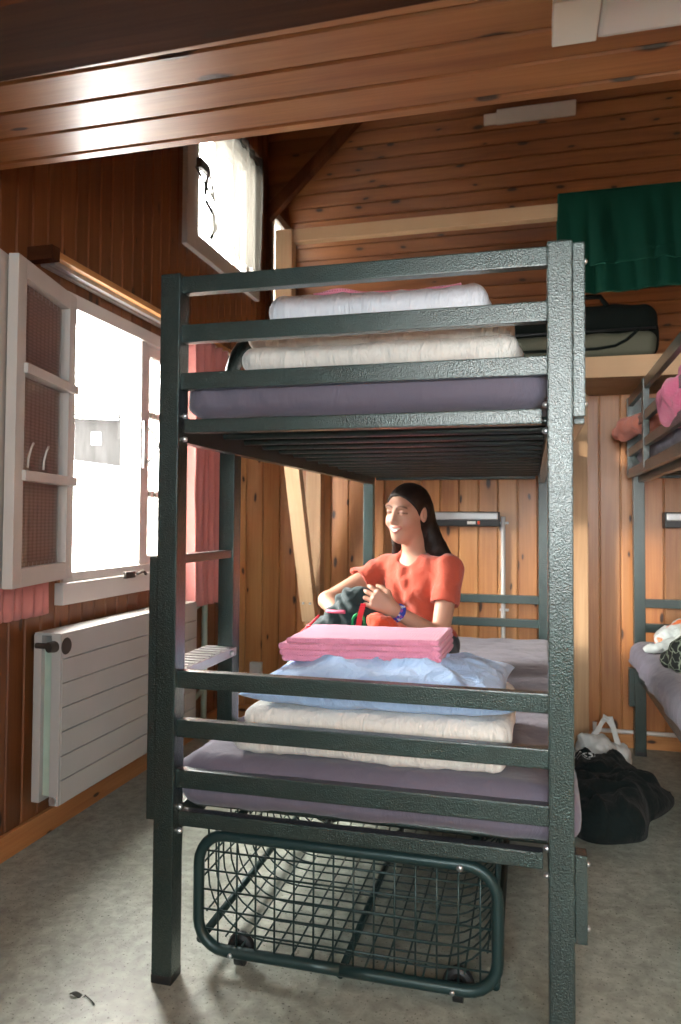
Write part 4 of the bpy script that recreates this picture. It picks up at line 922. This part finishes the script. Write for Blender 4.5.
# hair
hr = Field((-.66, 2.78, .93), (-.28, 3.10, 1.36), .0035)
hr.ell(hp(-.016, 0, .032), (.103, .082, .092), HA, .0)
hr.ell(hp(-.050, 0, -.005), (.068, .078, .075), HA, .03)
hr.clip(hp(.036, 0, .030), hf * .83 - hu * .56)           # hairline
hr.cone(hp(-.085, .020, -.03), V3(-.372, 2.985, 1.05), .046, .042, .03); hr.cone(V3(-.372, 2.985, 1.05), V3(-.300, 2.985, .985), .042, .022, .02)
hr.cone(hp(-.06, -.05, -.04), V3(-.535, 3.01, 1.085), .034, .024, .03); hr.cone(V3(-.535, 3.01, 1.085), V3(-.548, 3.02, 1.01), .024, .012, .02)
hr.ell(hp(-.010, .088, -.002), (.024, .020, .036), HA, .012, 'sub'); 
v, f = hr.mesh(); n = hr.normals(v)
Lh = (v - HC) @ HA.T; st_ = vnoise(np.stack([Lh[:, 1] * 95, Lh[:, 0] * 14 + Lh[:, 2] * 40, Lh[:, 2] * 8], 1), 91); v = v + n * (.0018 * st_)[:, None]
def mk_hair():
    t = NT('dark_brown_hair'); p = t.obj(); n = t.noise(t.mapping(p, (40, 40, 12)), 6, 3)
    t.set(Base__Color=t.mix(n, (.008, .005, .004), (.028, .016, .011)), Roughness=.5); t.b.inputs['Specular IOR Level'].default_value = .25; t.bump(n, .4, .004); return t.m
b = MB(); b.add(v, f); b.build('hair', mk_hair(), per, smooth=True)
# T-shirt
ts = Field((-.80, 2.70, .60), (-.20, 3.22, 1.06), .0036)
ts.ell((-.45, 3.04, .67), (.160, .122, .11), k=.03); ts.ell((-.452, 2.998, .80), (.098, .138, .17), TA, .04); ts.ell((-.450, 2.982, .915), (.100, .148, .108), TA, .04)
for s in (-1, 1): ts.ell(V3(-.450, 2.985, .885) + tn * .058 + tl * s * .062, (.044, .052, .052), TA, .04)
ts.cone(SL + V3(-.02, .01, .002), SR + V3(.02, -.01, .002), .049, .049, .05)
ts.cone(NB + V3(0, .02, -.02), NB + V3(0, .01, .015), .068, .060, .03)
for S_, E_ in ((SL, EL), (SR, ER)):
    dv = nrm(E_ - S_); ts.cone(S_, S_ + dv * .125, .050, .055, .03)
# open the sleeves and the neck
for S_, E_ in ((SL, EL), (SR, ER)):
    dv = nrm(E_ - S_); ts.cone(S_ + dv * (.178 if E_[0] > -.5 else .168), S_ + dv * .30, .062, .085, .0, 'sub')
ts.cone(NB + V3(.0, .0, .035) + tn * .02, NB + V3(0, 0, .10) , .060, .085, .012, 'sub'); ts.ell(NB + tn * .075 + V3(0, 0, .018), (.060, .056, .052), TA, .012, 'sub')
v, f = ts.mesh(); n = ts.normals(v); Lt = (v - V3(-.45, 2.98, .9)) @ TA.T
wr = np.sin(Lt[:, 1] * 60 + Lt[:, 2] * 35 + 3 * vnoise(v * 9, 95)) * .0065 * sstep(.0, .5, vnoise(v * 7, 96) + .35) + .004 * fbm(v, 97, 3, (14, 14, 14)) + .0035 * np.sin(Lt[:, 2] * 85 - np.abs(Lt[:, 1]) * 60) * np.exp(-(Lt[:, 1] / .06) ** 2) * (Lt[:, 0] > 0)
b = MB(); b.add(v + n * (wr + .001)[:, None], f); b.build('t_shirt', M['coral'], per, smooth=True)
# trousers
tr = Field((-.90, 2.46, .552), (-.22, 3.25, .80), .005)
tr.ell((-.45, 3.045, .66), (.168, .128, .10), k=.03)
for (hip, knee, foot) in (((-.37, 3.0, .64), (-.34, 2.74, .64), (-.48, 2.86, .605)), ((-.54, 3.04, .64), (-.72, 2.88, .635), (-.54, 2.82, .60))):
    tr.cone(hip, knee, .082, .066, .03); tr.cone(knee, V3(*knee) * .25 + V3(*foot) * .75, .062, .048, .02)
tr.clip((0, 0, .5665), (0, 0, -1)); v, f = tr.mesh(); b = MB(); b.add(v, f); b.build('trousers', M['jeans'], per, smooth=True)
# wrist band
fd = nrm(WL - EL); u1 = nrm(np.cross(fd, (0, 0, 1))); u2 = np.cross(fd, u1); wc = WL - fd * .022
def mk_band():
    t = NT('woven_band'); p = t.obj(); v = t.new('ShaderNodeTexVoronoi'); v.inputs['Scale'].default_value = 110; t.link(p, v.inputs['Vector']); s = t.new('ShaderNodeSeparateColor'); t.link(v.outputs['Color'], s.inputs[0])
    t.set(Base__Color=t.ramp(s.outputs[0], [(0, (.03, .05, .35)), (.35, (.35, .08, .30)), (.6, (.65, .62, .66)), (.8, (.05, .08, .5))], 'CONSTANT'), Roughness=.8); return t.m
b = MB()
for off, R_ in ((0, .0285), (-.011, .0292)): b.tube([tuple(wc + fd * off + (u1 * math.cos(a) + u2 * math.sin(a)) * R_) for a in np.linspace(0, 2 * math.pi, 25)], .0058, 8)
b.build('wrist_band', mk_band(), per, smooth=True)

# ------------------------------------------------------------------ backpack under the hand
bp = thing('backpack', 'dark teal backpack with red cords standing under the hand of the woman', 'backpack', (-.70, 2.60, .563))
S = Field((-.95, 2.52, .55), (-.42, 2.82, .95), .005)
S.cone((-.80, 2.67, .65), (-.58, 2.67, .65), .085, .085, .04); S.cone((-.755, 2.68, .70), (-.645, 2.69, .835), .075, .072, .05); S.cone((-.645, 2.69, .835), (-.58, 2.69, .835), .070, .055, .04); S.cone((-.56, 2.67, .70), (-.53, 2.67, .80), .07, .045, .04)
S.clip((0, 0, .5645), (0, 0, -1)); v, f = S.mesh(); n = S.normals(v)
w = .013 * fbm(v, 101, 3, (13, 13, 13)) + .006 * np.sin((v[:, 0] * .8 + v[:, 2]) * 90 + 3 * vnoise(v * 8, 102)) * sstep(.1, .6, vnoise(v * 6, 103) + .4)
v = v + n * w[:, None]; v[:, 2] = np.maximum(v[:, 2], .5635); b = MB(); b.add(v, f); b.build('body', M['pack'], bp, smooth=True)
def onpack(x, z): # nearest front surface point of the pack
    y = np.arange(2.52, 2.70, .002); P = np.stack([np.full_like(y, x), y, np.full_like(y, z)], 1); d = S.sample(P); i = np.argmax(d < 0) if (d < 0).any() else len(y) - 1; return y[i]
b = MB(); b.tube([(x, onpack(x, z) - .006, z) for x, z in zip(np.linspace(-.735, -.655, 10), np.linspace(.828, .832, 10))], .007, 8); b.build('zip_strip', M['pinkstrip'], bp, smooth=True)
b = MB(); zs = np.linspace(.862, .775, 10); xs_ = np.linspace(-.592, -.612, 10)
for k in range(9):
    b.box((xs_[k] - .010, onpack(xs_[k], zs[k]) - .014, zs[k + 1] - .001), (xs_[k] + .010, onpack(xs_[k], zs[k]) - .008, zs[k] + .001), .002)
b.build('strap', M['red'], bp, smooth=False)
b = MB(); cx, cz = -.608, .788; yy = onpack(cx, cz) - .018
b.tube([(cx + .022 * math.cos(a) * (1 + .15 * math.sin(a)), yy, cz + .036 * math.sin(a)) for a in np.linspace(0, 2 * math.pi, 25)], .0055, 8); b.build('carabiner', M['carab'], bp, smooth=True)
b = MB()
for k, (x, z) in enumerate(((-.80, .755), (-.815, .735), (-.81, .72))): b.tube([(x + .03 * math.sin(a * 1.3 + k), 2.59 + .01 * math.cos(a), z + .022 * math.cos(a)) for a in np.linspace(0, 2 * math.pi, 16)], .0055, 6)
b.tube([(-.84, 2.60, .73), (-.80, 2.60, .77), (-.77, 2.61, .80), (-.755, 2.61, .815)], .005, 6); b.build('cord', M['red'], bp, smooth=True)
S2 = [((-.54, 2.57, .815), (-.50, 2.57, .80), .022, .026), ((-.53, 2.57, .80), (-.44, 2.58, .775), .026, .014), ((-.52, 2.56, .77), (-.48, 2.56, .70), .032, .03), ((-.50, 2.56, .59), (-.50, 2.56, .69), .035, .03)]
blob('stuff_sack', M['orange'], S2, 104, .012, 26, 'orange-red cloth sack beside the backpack, below the wrist of the woman', 'sack', zmin=.563)

# ------------------------------------------------------------------ outdoors
b = MB()
b.grid(lambda u, v: np.stack([-2.3 - 40 * u, -30 + 70 * v, -.6 + 4.3 * sstep(.10, .40, u) + .25 * fbm(np.stack([u * 9, v * 9, 0 * u], 1), 111)], 1), 40, 40); g_ = struct(b.build('ground', M['snow'], smooth=True))  # outdoor ground, raised into a white bank that stands in for the haze
bx, by = -18.6, 30.0
barn = thing('barn', 'weathered dark wooden barn far outside the open window', 'barn', (bx, by, 2.0))
ax_ = nrm((.84, .54, 0)); fr_ = V3(.54, -.84, 0)
b = MB(); board_wall(b, (bx, by, 2.0), tuple(ax_), (0, 0, 1), tuple(fr_), -5.5, .6, 0, 3.75, .25, t=.03, back=.2); b.build('wall', M['barn'], barn)
b = MB(); P = [V3(bx, by, 5.72) + ax_ * u + fr_ * n + V3(0, 0, z) for u in (-5.8, .2) for n, z in ((.45, 0), (.45, .14), (-2.6, 1.0), (-2.6, .86))]
b.add(P, [(0, 1, 2, 3), (7, 6, 5, 4), (0, 4, 5, 1), (1, 5, 6, 2), (2, 6, 7, 3), (3, 7, 4, 0)])
P = [V3(bx, by, 4.3) + ax_ * u + fr_ * n + V3(0, 0, z) for u in (.2, 1.5) for n, z in ((.2, .5), (.2, 1.75), (-1.0, 1.9), (-1.0, .5))]
b.add(P, [(0, 1, 2, 3), (7, 6, 5, 4), (0, 4, 5, 1), (1, 5, 6, 2), (2, 6, 7, 3), (3, 7, 4, 0)]); b.build('roof', M['barn'], barn)
b = MB(); c0 = V3(bx, by, 4.55) + ax_ * (-.75) + fr_ * .05
P = [c0 + ax_ * u + V3(0, 0, z) + fr_ * n for n in (0, .06) for u in (-.2, .2) for z in (0, .55)]
b.add(P, [(0, 1, 3, 2), (4, 6, 7, 5), (0, 4, 5, 1), (2, 3, 7, 6), (0, 2, 6, 4), (1, 5, 7, 3)]); b.build('window_frame', M['white'], barn)

# ------------------------------------------------------------------ light
sc = bpy.context.scene
w = bpy.data.worlds.new('sky'); sc.world = w; w.use_nodes = True; nt = w.node_tree; bg = nt.nodes['Background']
tc = nt.nodes.new('ShaderNodeTexCoord'); sx = nt.nodes.new('ShaderNodeSeparateXYZ'); nt.links.new(tc.outputs['Generated'], sx.inputs[0])
mr = nt.nodes.new('ShaderNodeMapRange'); mr.interpolation_type = 'SMOOTHSTEP'; mr.inputs[1].default_value = -.05; mr.inputs[2].default_value = .55; nt.links.new(sx.outputs[0], mr.inputs[0])
mr.inputs[1].default_value = .15; mr.inputs[2].default_value = -.35
mx = nt.nodes.new('ShaderNodeMix'); mx.data_type = 'RGBA'; nt.links.new(mr.outputs[0], mx.inputs[0]); mx.inputs[6].default_value = (SKY_R := (11.0, 12.8, 13.4, 1)); mx.inputs[7].default_value = (80, 77.5, 73.5, 1); nt.links.new(mx.outputs[2], bg.inputs[0]); bg.inputs[1].default_value = 1.0
def portal(loc, rot, sx_, sy_):
    l = bpy.data.lights.new('portal', 'AREA'); l.shape = 'RECTANGLE'; l.size = sx_; l.size_y = sy_; l.cycles.is_portal = True
    o = bpy.data.objects.new('daylight_portal', l); C.objects.link(o); o.location = loc; o.rotation_euler = rot; return o
hp2 = math.pi / 2
portal((XL - .12, 3.06, 1.465), (0, -hp2, 0), 1.07, 1.12); portal((XL - .11, 3.96, 3.07), (0, -hp2, 0), .78, .88); portal((.625, -1.70, 1.645), (-hp2, 0, math.pi), 2.25, 1.19)
sun = bpy.data.lights.new('sun', 'SUN'); sun.energy = 6.0; sun.angle = math.radians(5); sun.color = (1, .90, .78); so = bpy.data.objects.new('sun', sun); C.objects.link(so)
sd = Vector((.86, .50, -.17)); so.rotation_euler = sd.to_track_quat('-Z', 'Y').to_euler()

# ------------------------------------------------------------------ camera
cam = bpy.data.cameras.new('camera'); co = bpy.data.objects.new('camera', cam); C.objects.link(co); sc.camera = co
yaw, pitch, roll = map(math.radians, (14.5468, 1.8925, .3658)); F_ = 734.72; CY = 495.99
fw = V3(-math.sin(yaw) * math.cos(pitch), math.cos(yaw) * math.cos(pitch), math.sin(pitch)); r0 = V3(math.cos(yaw), math.sin(yaw), 0); u0 = np.cross(r0, fw)
r_ = r0 * math.cos(roll) + u0 * math.sin(roll); u_ = -r0 * math.sin(roll) + u0 * math.cos(roll)
co.matrix_world = Matrix(((r_[0], u_[0], -fw[0], 0), (r_[1], u_[1], -fw[1], 0), (r_[2], u_[2], -fw[2], 1.165), (0, 0, 0, 1)))
cam.sensor_fit = 'VERTICAL'; cam.sensor_height = 36; cam.sensor_width = 24; cam.lens = F_ / 1024 * 36; cam.shift_y = -(512 - CY) / 1024; cam.clip_start = .02
cam.dof.use_dof = True; cam.dof.focus_distance = 2.3; cam.dof.aperture_fstop = 2.8
sc.view_settings.view_transform = 'Standard'; sc.view_settings.look = 'None'; sc.view_settings.gamma = 1; sc.view_settings.use_curve_mapping = False; sc.view_settings.exposure = 0.0
sc.cycles.use_denoising = True; sc.cycles.max_bounces = 10; sc.cycles.diffuse_bounces = 6; sc.cycles.sample_clamp_indirect = 8
